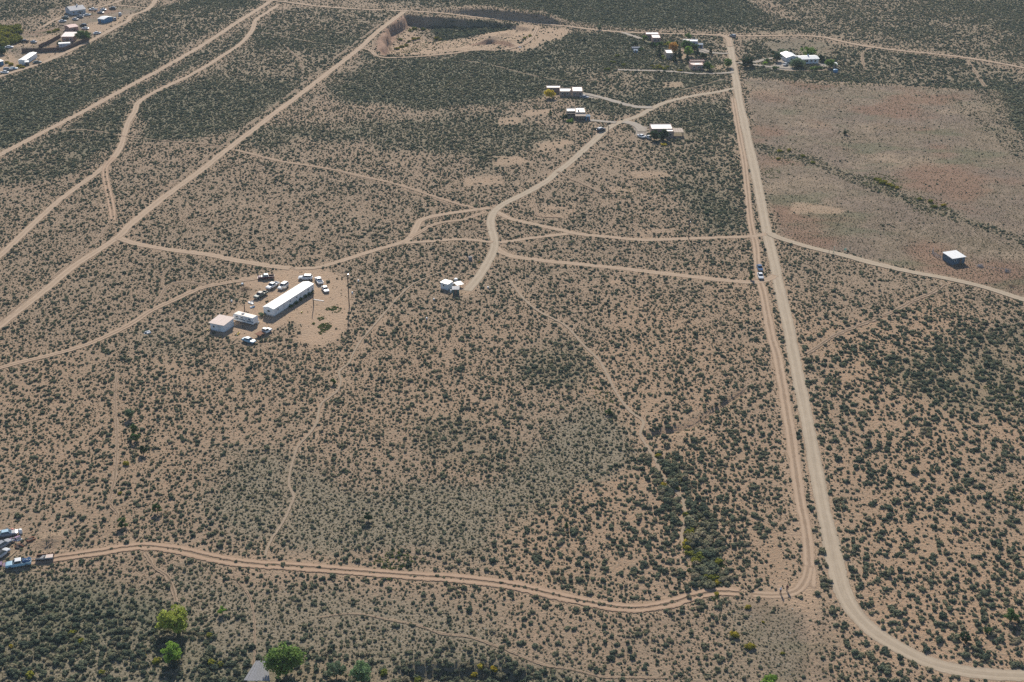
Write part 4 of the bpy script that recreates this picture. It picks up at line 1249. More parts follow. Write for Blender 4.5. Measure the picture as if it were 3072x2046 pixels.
def house_pink_L():
    o, L, a, rz = place('adobe_house', 'pink L-shaped house with a white roof just below the far road', 'house', (1942, 128), (1982, 128))
    foot_rect(a, rz, 0, L, 0, 15, 0.8)
    block(o, 0.0, L, 9.0, 15.0, 3.1, M_ADOBE2, M_WROOF2)
    block(o, L - 5.0, L, 0.0, 9.05, 3.0, M_ADOBE2, M_WROOF2)
    window(o, 1.6, 1.0, 1.3, 1.1, 9.0)
    window(o, L - 3.4, 1.0, 1.3, 1.1, 0.0)
    window(o, L - 1.4, 1.0, 1.1, 1.1, 0.0)
    door(o, 3.2, 0.95, 2.05, 9.0)
    vent(o, 3.0, 12.0, 2.8)
house_pink_L()

def house_tower():
    o, L, a, rz = place('adobe_house', 'tall tan cube house with a bright flat roof among spruces', 'house', (1998, 176), (2019, 176))
    foot_rect(a, rz, 0, L, 0, 8, 0.8)
    block(o, 0, L, 0, 8.5, 3.3, M_TAN, M_WROOF2)
    window(o, 2.5, 0.9, 0.9, 1.4)
    window(o, 1.0, 1.2, 0.7, 0.9)
    door(o, 3.4, 0.9, 2.0)
    vent(o, 2, 4, 3.0)
house_tower()

def house_long():
    o, L, a, rz = place('adobe_house', 'long low house with two bright white roofs behind green trees', 'house', (2048, 137), (2093, 138))
    foot_rect(a, rz, 0, L, 0, 5, 0.8)
    block(o, 0, 3.9, 1.0, 5.6, 3.0, M_TAN, M_WROOF2)
    block(o, 4.0, L, 0, 5.6, 2.85, M_GREYW, M_WROOF2)
    window(o, 1.8, 1.0, 1.2, 1.1, 1.0)
    window(o, 6.4, 1.0, 1.4, 1.1, 0)
    door(o, 4.9, 0.9, 2.0, 0)
house_long()
gable_shed('garden_shed', 'small blue shed with white gable roof at the end of the long low house', 'shed', (2096, 144), (2108, 144), 2.6, 2.0, 0.6, M_BLUE, M_WROOF, 2, 0.2, 1.1)

def house_pink():
    o, L, a, rz = place('adobe_house', 'pink adobe house with a stepped parapet and tan roof', 'house', (2073, 210), (2112, 210))
    foot_rect(a, rz, -1, L + 2, 0, 10, 0.8)
    block(o, 0, L, 0, 7.5, 2.9, M_ADOBE2, M_PROOF, par=0.4)
    block(o, 1.0, L + 1.6, 7.6, 11.0, 3.2, M_ADOBE2, M_PROOF, par=0.4)
    MB().box(-0.02, 0.7, -0.02, 0.7, 2.9, 3.15).build('parapet_corner', M_ADOBE2, o)
    MB().box(L - 0.7, L + 0.02, -0.02, 0.7, 2.9, 3.15).build('parapet_corner', M_ADOBE2, o)
    MB().box(2.6, 5.0, 2.2, 4.4, 2.5, 2.62).build('skylight', M_WROOF, o)
    for x in (1.6, 4.0, 6.0):
        window(o, x, 1.0, 1.1, 1.1)
    door(o, 5.0, 0.9, 2.0)
house_pink()

def house_big():
    o, L, a, rz = place('house', 'big rambling white-roofed house with a gravel forecourt at upper right', 'house', (2394, 192), (2455, 190))
    foot_rect(a, rz, -8, L, -2, 18, 0.8)
    def pitched(x0, x1, y0, y1, h, rise, axis_, m_w, m_r, n):
        mm = MB()
        if axis_ == 'x':
            prof = [(y0, 0), (y1, 0), (y1, h), ((y0 + y1) / 2, h + rise), (y0, h)]
            mm.add([(x0, y, z) for y, z in prof] + [(x1, y, z) for y, z in prof], [(4, 3, 2, 1, 0), (5, 6, 7, 8, 9), (0, 1, 6, 5), (1, 2, 7, 6), (4, 0, 5, 9)])
            mm.build('wall', m_w, o)
            e, g = 0.45, rise / ((y1 - y0) / 2)
            for s in (0, 1):
                for k in range(n):
                    a0, a1 = x0 - e + (x1 - x0 + 2 * e) * k / n, x0 - e + (x1 - x0 + 2 * e) * (k + 1) / n - 0.03
                    ya, yb, za, zb = (y0 - e, (y0 + y1) / 2, h - e * g, h + rise) if s == 0 else ((y0 + y1) / 2, y1 + e, h + rise, h - e * g)
                    MB().hexa([(a0, ya, za + .02), (a1, ya, za + .02), (a1, yb, zb + .02), (a0, yb, zb + .02), (a0, ya, za + .1), (a1, ya, za + .1), (a1, yb, zb + .1), (a0, yb, zb + .1)]).build('roof_sheet', m_r, o)
        else:
            prof = [(x0, 0), (x1, 0), (x1, h), ((x0 + x1) / 2, h + rise), (x0, h)]
            mm.add([(x, y0, z) for x, z in prof] + [(x, y1, z) for x, z in prof], [(0, 1, 2, 3, 4), (9, 8, 7, 6, 5), (5, 6, 1, 0), (6, 7, 2, 1), (9, 5, 0, 4)])
            mm.build('wall', m_w, o)
            e, g = 0.45, rise / ((x1 - x0) / 2)
            for s in (0, 1):
                for k in range(n):
                    a0, a1 = y0 - e + (y1 - y0 + 2 * e) * k / n, y0 - e + (y1 - y0 + 2 * e) * (k + 1) / n - 0.03
                    xa, xb, za, zb = (x0 - e, (x0 + x1) / 2, h - e * g, h + rise) if s == 0 else ((x0 + x1) / 2, x1 + e, h + rise, h - e * g)
                    MB().hexa([(xa, a0, za + .02), (xb, a0, zb + .02), (xb, a1, zb + .02), (xa, a1, za + .02), (xa, a0, za + .1), (xb, a0, zb + .1), (xb, a1, zb + .1), (xa, a1, za + .1)]).build('roof_sheet', m_r, o)
    pitched(1.2, L, 0.0, 8.0, 2.7, 0.7, 'x', M_WHITE, M_WROOF, 5)
    pitched(-5.0, 1.15, 5.0, 15.0, 2.8, 0.9, 'y', M_WHITE, M_WROOF, 4)
    for x in (2.6, 5.0, 7.6, 9.9):
        window(o, x, 0.95, 1.3, 1.2)
    door(o, 3.9, 1.0, 2.05)
    MB().box(6.6, 7.2, 3.7, 4.3, 3.0, 4.3).build('chimney', M_BLUE, o)
    window(o, -2.0, 1.0, 1.4, 1.2, 5.0)
house_big()
gable_shed('pump_house', 'little white-roofed pump house right of the big white-roofed house', 'shed', (2500, 206), (2511, 206), 3.0, 2.4, 0.3, M_TAN, M_WROOF, 2, 0.2, 1.0, mono=True)
tank('round blue water tank in front of the little pump house', (2506, 217), 1.3, 1.6, M_BLUE, 'tank', 'water_tank')

# blue-and-white shelter in the garden left of the spruces
gable_shed('summer_house', 'tiny blue hut with a white roof alone among bushes left of the spruces', 'hut', (1902, 160), (1912, 160), 2.0, 1.7, 0.5, M_BLUE, M_WROOF, 2, 0.25, 0.8)
gable_shed('greenhouse', 'low grey greenhouse just above the tiny blue hut', 'greenhouse', (1896, 150), (1920, 150), 2.4, 1.2, 0.5, M_SLATE, M_GREYR, 4, 0.1)

# ------------------------------------------------------------------ houses at the top left
def house_grey():
    o, L, a, rz = place('house', 'large dark grey house at the top of the junk-filled lot', 'house', (214, 46), (258, 40))
    foot_rect(a, rz, 0, L, 0, 12, 1)
    prof = [(0, 0), (11, 0), (11, 3.0), (5.5, 4.6), (0, 3.0)]
    m = MB()
    m.add([(0, y, z) for y, z in prof] + [(L, y, z) for y, z in prof], [(4, 3, 2, 1, 0), (5, 6, 7, 8, 9), (0, 1, 6, 5), (1, 2, 7, 6), (4, 0, 5, 9)])
    m.build('wall', M_GREYW, o)
    for s in (0, 1):
        for k in range(5):
            x0, x1 = -0.4 + (L + 0.8) * k / 5, -0.4 + (L + 0.8) * (k + 1) / 5 - 0.03
            ya, yb, za, zb = (-0.4, 5.5, 2.9, 4.62) if s == 0 else (5.5, 11.4, 4.62, 2.9)
            MB().hexa([(x0, ya, za), (x1, ya, za), (x1, yb, zb), (x0, yb, zb), (x0, ya, za + .08), (x1, ya, za + .08), (x1, yb, zb + .08), (x0, yb, zb + .08)]).build('roof_sheet', M_GREYR, o)
    for x in (1.8, 4.6, 7.2):
        window(o, x, 1.0, 1.2, 1.1)
    door(o, 5.9)
    MB().box(6.0, 6.6, 5.2, 5.8, 4.0, 5.6).build('chimney', M_TRIM, o)
house_grey()
gable_shed('barn', 'white gabled barn with a blue end wall near the tan lane', 'barn', (295, 68), (313, 70), 8.0, 2.6, 0.8, M_BLUE, M_WROOF, 5, 0.25, 1.8)
gable_shed('house', 'low house with a pink roof above the brown fence', 'house', (211, 96), (236, 92), 8.0, 2.7, 0.7, M_ADOBE2, paint('rose_roof', (0.62, 0.40, 0.36), 0.7, 0.08), 5, 0.3, 3.0, [(1.4, 1.0, 1.1, 1.0)])
gable_shed('house', 'pink walled house with a pale roof inside the brown fence', 'house', (187, 125), (222, 125), 8.5, 3.1, 0.7, M_ADOBE2, paint('pale_rose_roof', (0.72, 0.60, 0.57), 0.6, 0.08), 5, 0.3, 3.2, [(1.4, 1.0, 1.1, 1.0), (5.0, 1.0, 1.1, 1.0)], mono=True)
gable_shed('caravan', 'white caravan parked just inside the brown fence', 'trailer', (177, 143), (212, 141), 2.4, 2.3, 0.15, M_WHITE, M_WROOF, 4, 0.08, 3.0, [(1.2, 1.1, 1.0, 0.6), (5.2, 1.1, 1.0, 0.6)], mono=True)
gable_shed('mobile_home', 'long white trailer home outside the brown fence at far left', 'house', (78, 194), (112, 172), 4.0, 2.7, 0.35, M_WHITE, M_WROOF, 5, 0.15, 4.0, [(2.0, 1.2, 1.0, 0.8), (7.0, 1.2, 1.0, 0.8)])
gable_shed('shed', 'small grey-blue shed against the long white trailer home', 'shed', (76, 197), (88, 196), 2.4, 1.9, 0.3, M_SLATE, M_WROOF, 2, 0.15, 1.0, mono=True)
gable_shed('shed', 'pale shed cut by the left edge below the bright shrubs', 'shed', (-8, 200), (12, 195), 4.5, 2.4, 0.4, M_BLUE, M_WROOF, 3, 0.2, 1.6)

def fence(label, pts, h, step=2.4):
    P = [G(*p) for p in pts]
    base = P[0]
    o = thing('board_fence', label, 'fence', base)
    for i in range(len(P) - 1):
        a, b = P[i] - base, P[i + 1] - base
        L = np.hypot(*(b - a)[:2])
        n = max(1, int(L / step))
        t = (b - a) / L
        q = np.array([-t[1], t[0], 0])
        for k in range(n):
            p0, p1 = a + (b - a) * k / n + t * 0.06, a + (b - a) * (k + 1) / n - t * 0.06
            hh = h * random.uniform(0.95, 1.03)
            MB().hexa([p0, p1, p1 + q * 0.05, p0 + q * 0.05, p0 + (0, 0, hh), p1 + (0, 0, hh), p1 + q * 0.05 + (0, 0, hh), p0 + q * 0.05 + (0, 0, hh)]).build('panel', M_BROWNF, o)
        for k in range(n + 1):
            p = a + (b - a) * k / n + q * 0.12
            MB().box(p[0] - 0.06, p[0] + 0.06, p[1] - 0.06, p[1] + 0.06, p[2] - 0.2, p[2] + h * 1.05).build('post', M_DARKW, o)
fence('tall dark brown board fence round the pink walled house', [(66, 157), (130, 156), (194, 153), (232, 137), (270, 119)], 2.3)
fence('brown board fence running back from the tall dark fence', [(118, 145), (150, 131), (182, 113)], 2.2)

# ------------------------------------------------------------------ grey plank roof shelter at the bottom edge
def plank_shelter():
    o, L, a, rz = place('plank_shelter', 'open shelter with a weathered grey plank roof at the bottom edge', 'shelter', (733, 2062), (812, 2062))
    foot_rect(a, rz, 0, L, 0, 5.5, 0.5)
    D = 5.2
    n = 15
    for k in range(n):
        f0, f1 = k / n, (k + 1) / n
        xf0, xf1 = L * f0, L * f1 - 0.02
        xb0, xb1 = L * (0.30 + 0.44 * f0), L * (0.30 + 0.44 * f1) - 0.015
        dz = random.uniform(-0.02, 0.03)
        y0 = random.uniform(-0.12, 0.1)
        MB().hexa([(xf0, y0, 1.75 + dz), (xf1, y0, 1.75 + dz), (xb1, D, 2.5 + dz), (xb0, D, 2.5 + dz), (xf0, y0, 1.81 + dz), (xf1, y0, 1.81 + dz), (xb1, D, 2.56 + dz), (xb0, D, 2.56 + dz)]).build('roof_plank', M_PLANK, o)
    for x, y, z in ((0.2, 0.15, 1.72), (L - 0.2, 0.15, 1.72), (L / 2, 0.15, 1.72), (L * 0.33, D - 0.2, 2.44), (L * 0.71, D - 0.2, 2.44)):
        MB().tube([(x, y, -0.2), (x, y, z)], 0.09, 8).build('post', M_DARKW, o)
    MB().tube([(0, 0.15, 1.66), (L, 0.15, 1.66)], 0.08, 8).build('beam', M_DARKW, o)
    MB().tube([(L * 0.3, D - 0.2, 2.4), (L * 0.74, D - 0.2, 2.4)], 0.08, 8).build('beam', M_DARKW, o)
    MB().box(0.3, L - 0.3, 0.35, 0.42, 0.1, 0.9).build('rail_board', M_PLANK, o)
plank_shelter()

# ------------------------------------------------------------------ vehicles
VC = {}
def loft(stations, inset=0.10):
    """car body from stations (x, half width, bottom, shoulder, top)"""
    m = MB()
    vs, fs = [], []
    for x, w, zb, zs, zt in stations:
        vs += [(x, -w * 0.94, zb), (x, -w, zb + 0.12), (x, -w, zs), (x, -w + inset, zt), (x, w - inset, zt), (x, w, zs), (x, w, zb + 0.12), (x, w * 0.94, zb)]
    n = 8
    for i in range(len(stations) - 1):
        for k in range(n):
            fs.append((i * n + k, i * n + (k + 1) % n, (i + 1) * n + (k + 1) % n, (i + 1) * n + k))
    fs.append(tuple(range(n))[::-1])
    fs.append(tuple((len(stations) - 1) * n + k for k in range(n)))
    m.add(vs, [f[::-1] for f in fs])
    return m

def cab_parts(x0, x1, x2, x3, w0, w1, z0, z1):
    """cabin frustum: base x0..x3, roof x1..x2; returns cabin and the four panes"""
    cab = MB().hexa([(x0, -w0, z0), (x3, -w0, z0), (x3, w0, z0), (x0, w0, z0), (x1, -w1, z1), (x2, -w1, z1), (x2, w1, z1), (x1, w1, z1)])
    def lerp(a, b, t):
        return tuple(a[i] + (b[i] - a[i]) * t for i in range(3))
    def pane(bl, br, tr, tl, nrm):
        q = [lerp(lerp(bl, tl, v), lerp(br, tr, v), u) for u, v in ((0.07, 0.10), (0.93, 0.10), (0.93, 0.90), (0.07, 0.90))]
        p = [tuple(c[i] + nrm[i] * 0.004 for i in range(3)) for c in q]
        s = [tuple(c[i] + nrm[i] * 0.02 for i in range(3)) for c in q]
        return MB().hexa(p + s)
    out = {
        'rear_window': pane((x0, w0, z0), (x0, -w0, z0), (x1, -w1, z1), (x1, w1, z1), (-1, 0, 0.4)),
        'windscreen': pane((x3, -w0, z0), (x3, w0, z0), (x2, w1, z1), (x2, -w1, z1), (1, 0, 0.6)),
        'side_window': [pane((x0, -w0, z0), (x3, -w0, z0), (x2, -w1, z1), (x1, -w1, z1), (0, -1, 0.3)),
                        pane((x3, w0, z0), (x0, w0, z0), (x1, w1, z1), (x2, w1, z1), (0, 1, 0.3))],
    }
    return cab, out

def vehicle_parts(kind, color, top):
    key = (kind, color, top)
    if key in VC:
        return VC[key]
    pm, tm = CARP[color], CARP[top or color]
    P = []                                   # (name, mesh, sub)
    if kind in ('sedan', 'suv'):
        L, w = (4.7, 0.90) if kind == 'sedan' else (4.85, 0.95)
        zs = 0.78 if kind == 'sedan' else 0.95
        zt = zs + 0.14
        st = [(-L / 2, w * 0.86, 0.42, zs - 0.06, zt - 0.06), (-L / 2 + 0.25, w * 0.97, 0.30, zs, zt), (-L / 2 + 1.2, w, 0.26, zs + 0.02, zt + 0.03), (L / 2 - 1.5, w, 0.26, zs, zt + 0.02), (L / 2 - 0.35, w * 0.95, 0.28, zs - 0.1, zt - 0.1), (L / 2, w * 0.80, 0.38, zs - 0.22, zt - 0.2)]
        P.append(('body', loft(st).mesh('body', pm)))
        if kind == 'sedan':
            cab, pn = cab_parts(-1.75, -1.05, 0.35, 1.15, w * 0.9, w * 0.66, zt - 0.02, 1.45)
        else:
            cab, pn = cab_parts(-2.3, -1.95, 0.35, 1.05, w * 0.92, w * 0.74, zt - 0.02, 1.75)
        wheels = [(-L / 2 + 0.95, 0.33), (L / 2 - 0.9, 0.33)]
    elif kind in ('pickup', 'flatbed', 'jeep'):
        L, w = (5.6, 0.96) if kind != 'jeep' else (4.1, 0.85)
        zs, zt = 0.92, 1.06
        if kind == 'pickup':
            st = [(-0.05, w, 0.36, zs, zt), (L / 2 - 1.2, w, 0.34, zs, zt + 0.02), (L / 2 - 0.3, w * 0.96, 0.34, zs - 0.02, zt - 0.04), (L / 2, w * 0.86, 0.42, zs - 0.15, zt - 0.16)]
            P.append(('body', loft([(-0.85, w, 0.36, zs, zt)] + st).mesh('body', pm)))
            bed = MB()
            bed.box(-L / 2, -0.87, -w, w, 0.45, 0.62)
            for s in (-1, 1):
                bed.box(-L / 2 + 0.06, -0.93, s * w - 0.06 if s > 0 else -w, w if s > 0 else -w + 0.06, 0.62, zt + 0.02)
            bed.box(-0.93, -0.87, -w, w, 0.62, zt + 0.02)
            P.append(('bed', bed.mesh('bed', pm)))
            P.append(('tailgate', MB().box(-L / 2, -L / 2 + 0.06, -w + 0.002, w - 0.002, 0.622, zt + 0.01).mesh('tailgate', pm)))
            cab, pn = cab_parts(-0.85, -0.65, 0.65, 1.35, w * 0.93, w * 0.74, zt - 0.02, 1.72)
        elif kind == 'flatbed':
            st = [(-0.2, w, 0.40, zs, zt), (L / 2 - 1.3, w, 0.38, zs, zt + 0.04), (L / 2 - 0.2, w * 0.92, 0.40, zs - 0.05, zt), (L / 2, w * 0.85, 0.45, zs - 0.12, zt - 0.1)]
            P.append(('body', loft(st).mesh('body', pm)))
            bed = MB().box(-L / 2 - 0.3, -0.3, -1.08, 1.08, 0.86, 0.96)
            P.append(('deck', bed.mesh('deck', M_RUST)))
            P.append(('chassis', MB().box(-L / 2, -0.2, -0.4, 0.4, 0.45, 0.855).mesh('chassis', M_DARKW)))
            cab, pn = cab_parts(-0.15, 0.0, 1.0, 1.6, w * 0.93, w * 0.76, zt - 0.02, 1.8)
        else:
            st = [(-L / 2, w, 0.45, zs, zt), (0.6, w, 0.42, zs, zt), (L / 2 - 0.1, w * 0.85, 0.45, zs, zt - 0.02), (L / 2, w * 0.8, 0.5, zs - 0.1, zt - 0.1)]
            P.append(('body', loft(st).mesh('body', pm)))
            cab, pn = cab_parts(-1.9, -1.8, 0.2, 0.55, w * 0.93, w * 0.8, zt - 0.02, 1.75)
            P.append(('spare_wheel', MB().tube([(-L / 2 - 0.22, 0, 0.95), (-L / 2 - 0.02, 0, 0.95)], 0.36, 14).mesh('spare_wheel', M_TYRE)))
        wheels = [(-L / 2 + 1.05, 0.37), (L / 2 - 0.95, 0.37)]
    P.append(('cabin', cab.mesh('cabin', tm)))
    for nme in ('windscreen', 'rear_window'):
        P.append((nme, pn[nme].mesh(nme, M_GLASS)))
    for q in pn['side_window']:
        P.append(('side_window', q.mesh('side_window', M_GLASS)))
    for s in (-1, 1):
        P.append(('headlight', MB().box(L / 2 - 0.10, L / 2 + 0.015, s * w * 0.62 - 0.14, s * w * 0.62 + 0.14, zs - 0.30, zs - 0.16).mesh('headlight', M_LAMP)))
        P.append(('tail_light', MB().box(-L / 2 - 0.015, -L / 2 + 0.06, s * w * 0.72 - 0.1, s * w * 0.72 + 0.1, zs - 0.25, zs - 0.06).mesh('tail_light', M_TAIL)))
    P.append(('bumper', MB().box(L / 2 - 0.02, L / 2 + 0.07, -w * 0.8, w * 0.8, 0.36, 0.52).mesh('bumper', M_STEEL)))
    rim = None
    for x, r in wheels:
        for s in (-1, 1):
            y = s * (w - 0.11)
            P.append(('wheel', MB().tube([(x, y - 0.11, r), (x, y + 0.11, r)], r, 16).mesh('wheel', M_TYRE), MB().tube([(x, y - 0.118, r), (x, y + 0.118, r)], r * 0.6, 12).mesh('rim', M_STEEL)))
    VC[key] = (P, L, w)
    return VC[key]

def vehicle(label, cat, kind, color, px, head, top=None, name=None, group=None, tilt=0.0):
    P, L, w = vehicle_parts(kind, color, top)
    c = G(*px)
    foot_disc(c[0], c[1], 1.7)
    d = math.radians(head)
    for s in (-1.3, 1.3):
        foot_disc(c[0] + s * math.cos(d), c[1] + s * math.sin(d), 1.5)
    o = thing(name or {'sedan': 'car', 'suv': 'car', 'pickup': 'pickup_truck', 'flatbed': 'flatbed_truck', 'jeep': 'jeep'}[kind], label, cat, (c[0], c[1], c[2] + 0.04), d, group)
    for p in P:
        q = link(p[0], p[1], o)
        if len(p) > 2:
            link('rim', p[2], q)
    return o

YG = 'vehicles parked in the mobile home yard'
vehicle('dark maroon pickup with a white hood at the top left of the yard', 'pickup', 'pickup', 'maroon', (799, 836), -170, 'white', group=YG)
vehicle('white pickup with a grey open bed in the row left of the mobile home', 'pickup', 'pickup', 'white', (818, 862), -118, group=YG)
vehicle('white estate car closest to the back wall of the mobile home', 'car', 'suv', 'white', (850, 864), -113, group=YG)
vehicle('black pickup lowest in the row left of the mobile home', 'pickup', 'pickup', 'green', (782, 890), -120, 'black', group=YG)
vehicle('white SUV with dark windows just above the far end of the mobile home', 'car', 'suv', 'white', (917, 838), 178, group=YG)
vehicle('white pickup with a dark bed facing away beyond the mobile home', 'pickup', 'pickup', 'white', (957, 847), 112, group=YG)
vehicle('small white sedan right of the far end of the mobile home', 'car', 'sedan', 'white', (976, 872), -68, group=YG)
vehicle('rusty flatbed truck with a white cab below the mobile home', 'truck', 'flatbed', 'white', (793, 1002), 55, group=YG)
vehicle('pale blue car wreck in the scrub below the travel trailer', 'car', 'sedan', 'paleblue', (747, 1026), -30, group=YG)

vehicle('white car nearest the sandy road on the narrow dirt strip', 'car', 'sedan', 'white', (2281, 832), -92)
vehicle('dark blue car parked behind the white car on the dirt strip', 'car', 'sedan', 'blue', (2279, 808), -90)
HG = 'cars parked by the adobe houses'
vehicle('white car parked left of the dark conifers', 'car', 'sedan', 'white', (1923, 412), 118, group=HG)
vehicle('silver car close against the dark conifers', 'car', 'sedan', 'silver', (1944, 415), 118, group=HG)
vehicle('dark car beside the curving lane below the porch house', 'car', 'suv', 'black', (1803, 393), 40, 'silver', group=HG)
vehicle('grey car at the right corner of the three-block adobe house', 'car', 'sedan', 'grey', (1753, 294), -20, group=HG)
vehicle('white car cut off by the gravel forecourt of the big house', 'car', 'sedan', 'white', (2357, 196), 60, group=HG)
vehicle('dark car parked beside the corner of far road and gravel road', 'car', 'suv', 'grey', (2198, 111), 120, group=HG)

# bottom-left scrap corner
vehicle('old white and blue pickup with a loaded dark bed at the left edge', 'pickup', 'pickup', 'paleblue', (57, 1697), 197, 'white')
vehicle('grey stripped car wreck cut by the left edge above the old pickup', 'car', 'sedan', 'grey', (8, 1640), 60)
vehicle('pale blue car wreck at the top of the scrap corner', 'car', 'sedan', 'grey', (22, 1607), 20, 'paleblue')
vehicle('dark car wreck at the left edge beside the old pickup', 'car', 'sedan', 'silver', (4, 1668), 65, 'black')

LG = 'vehicles of the houses at the top left'
for lab, kind, colr, px, hd, tp in [
    ('dark pickup parked in the bare field left of the brown fence', 'pickup', 'black', (74, 127), 165, None),
    ('pale car just right of the dark pickup in the bare field', 'sedan', 'silver', (101, 128), 150, None),
    ('white car beside the pink-roofed house on the tan drive', 'sedan', 'white', (256, 88), 170, None),
    ('dark car behind the white car by the pink-roofed house', 'suv', 'black', (250, 79), 160, None),
    ('pale car nearest the tan lane bend at the top left', 'suv', 'silver', (361, 46), 100, None),
    ('dark car parked just right of the white barn', 'suv', 'grey', (345, 60), 110, None),
    ('white car at the top right corner of the junk lot', 'sedan', 'white', (310, 31), 150, None),
    ('dark long car at the very top of the junk lot', 'suv', 'black', (338, 28), 170, None),
    ('white pickup right of the large dark grey house', 'pickup', 'white', (280, 31), 175, None),
    ('grey wreck in the middle of the junk lot', 'sedan', 'grey', (302, 40), 160, None),
    ('white wreck below the large dark grey house', 'sedan', 'white', (262, 47), 30, None),
    ('grey wreck left of the white barn', 'suv', 'grey', (240, 53), 170, None),
    ('blue-grey wreck at the left end of the junk lot', 'suv', 'green', (196, 56), 165, None),
    ('pale wreck lowest at the left end of the junk lot', 'sedan', 'silver', (188, 66), 20, None),
    ('small pale wreck between the grey house and the pink-roofed house', 'sedan', 'silver', (226, 60), 150, None),
    ('dark green car right of the long white trailer home', 'sedan', 'green', (112, 190), 30, None),
    ('white car beside the large green tree at the top left', 'sedan', 'white', (292, 102), 30, None),
    ('white car lying in the yellow shrubs at the left edge', 'sedan', 'white', (28, 144), 10, None),
    ('pale wreck highest of the heap beside the lower tan lane', 'sedan', 'paleblue', (40, 209), 20, None),
    ('white wreck lowest of the heap beside the lower tan lane', 'sedan', 'white', (14, 220), 170, None),
    ('dark wreck between the two pale wrecks beside the lower tan lane', 'suv', 'grey', (24, 212), 20, None),
]:
    vehicle(lab, 'pickup' if kind == 'pickup' else 'car', kind, colr, px, hd, tp, group=LG)

def utility_trailer():
    c = G(136, 1678)
    o = thing('utility_trailer', 'flat utility trailer loaded with boards and pale sheets behind the old pickup', 'trailer', c, math.radians(8))
    foot_disc(c[0], c[1], 2.4)
    MB().box(-2.0, 2.0, -0.85, 0.85, 0.5, 0.6).build('deck', M_DARKW, o)
    for s in (-1, 1):
        MB().box(-2.0, 2.0, s * 0.85 - 0.03, s * 0.85 + 0.03, 0.602, 0.95).build('side_board', M_RUST if s > 0 else M_PLANK, o)
    MB().tube([(-2.0, 0, 0.5), (-3.1, 0, 0.45)], 0.06, 8).build('tow_bar', M_STEEL, o)
    for y in (-0.95, 0.95):
        w = MB().tube([(0.2, y - 0.1, 0.33), (0.2, y + 0.1, 0.33)], 0.33, 14).build('wheel', M_TYRE, o)
        MB().tube([(0.2, y - 0.11, 0.33), (0.2, y + 0.11, 0.33)], 0.18, 10).build('rim', M_STEEL, w)
    b = thing('board_stack', 'stack of pale boards on the front of the utility trailer', 'boards', (c[0] - 0.5, c[1] - 0.07, c[2] + 0.61), math.radians(78))
    for k in range(5):
        MB().box(-0.75, 0.75, -0.35 + k * 0.14, -0.23 + k * 0.14, 0, 0.16 + 0.03 * (k % 2)).build('board', M_PLANK, b)
    s = thing('sheet_pile', 'pile of pale sheets on the rear of the utility trailer', 'sheets', (c[0] + 0.95, c[1] + 0.13, c[2] + 0.61), math.radians(12))
    for k in range(4):
        MB().box(-0.85 + k * 0.05, 0.75 + k * 0.04, -0.68, 0.66, k * 0.07, k * 0.07 + 0.06).build('sheet', (M_CONC, M_PALEG, M_TRIM, M_PROOF)[k], s)
utility_trailer()
def load():
    c = G(67, 1694)
    o = thing('tarp_load', 'dark blue tarp over the load in the bed of the old pickup', 'tarp', (c[0] + 0.2, c[1], c[2] + 0.66), math.radians(197))
    m = MB()
    n = 6
    vs = [(-1.75 * (i / n), -0.82 + 1.64 * j / n, 0.5 + 0.28 * math.sin(i * 1.3 + j) * 0.5 + (0.25 if 0 < j < n else -0.12)) for i in range(n + 1) for j in range(n + 1)]
    m.add(vs, [(i * (n + 1) + j, i * (n + 1) + j + 1, (i + 1) * (n + 1) + j + 1, (i + 1) * (n + 1) + j) for i in range(n) for j in range(n)])
    m.build('sheet', CARP['blue'], o)
load()
tank('white upright barrel at the top of the scrap corner', (62, 1600), 0.45, 1.1, M_TRIM)
tank('red drum beside the white barrel in the scrap corner', (38, 1597), 0.38, 0.95, M_REDP)
def junk(label, px, seed, r, mats, n=9, name='scrap_heap', cat='scrap heap'):
    c = G(*px)
    rr = random.Random(seed)
    foot_disc(c[0], c[1], r)
    o = thing(name, label, cat, c, rr.uniform(0, 3))
    for k in range(n):
        m = MB()
        x, y = rr.uniform(-r, r) * 0.6, rr.uniform(-r, r) * 0.6
        sx, sy, sz = rr.uniform(0.2, 0.8), rr.uniform(0.12, 0.5), rr.uniform(0.08, 0.45)
        sh = rr.uniform(-0.2, 0.2)
        m.hexa([(x - sx, y - sy, 0), (x + sx, y - sy, 0), (x + sx, y + sy, 0), (x - sx, y + sy, 0), (x - sx * 0.8 + sh, y - sy * 0.7, sz), (x + sx * 0.9 + sh, y - sy * 0.8, sz * 1.3), (x + sx * 0.8 + sh, y + sy * 0.7, sz), (x - sx * 0.9 + sh, y + sy * 0.8, sz * 0.8)])
        m.build('piece', mats[k % len(mats)], o)
    return o
junk('mauve and grey scrap heap in the middle of the scrap corner', (44, 1620), 3, 1.5, [M_PURP, M_STEEL, M_DARKW, M_TRIM], 12)
junk('dark rusty scrap heap beside the grey earth mound', (95, 1618), 4, 1.3, [M_RUST, M_DARKW], 9)
junk('purple bundle at the left edge below the old pickup', (6, 1694), 5, 0.8, [M_PURP, M_DARKW], 5)
junk('heap of white boards and sheets in front of the parked yard row', (757, 909), 6, 1.3, [M_TRIM, M_PLANK, M_TRIM], 8)
junk('blue and white bags beside the heap of white boards', (757, 922), 7, 0.6, [M_BLUE, M_TRIM], 5)
junk('heap of brown firewood and boxes behind the travel trailer', (734, 938), 8, 1.1, [M_WOOD, M_DARKW, M_RUST], 10)
junk('scattered pale planks in front of the travel trailer', (712, 1002), 9, 1.6, [M_WOOD, M_YEL, M_TRIM, M_WOOD], 10)
junk('pale blue scrap near the dirt track left of the yard', (728, 853), 10, 0.9, [CARP['paleblue'], M_TRIM, M_DARKW], 6)
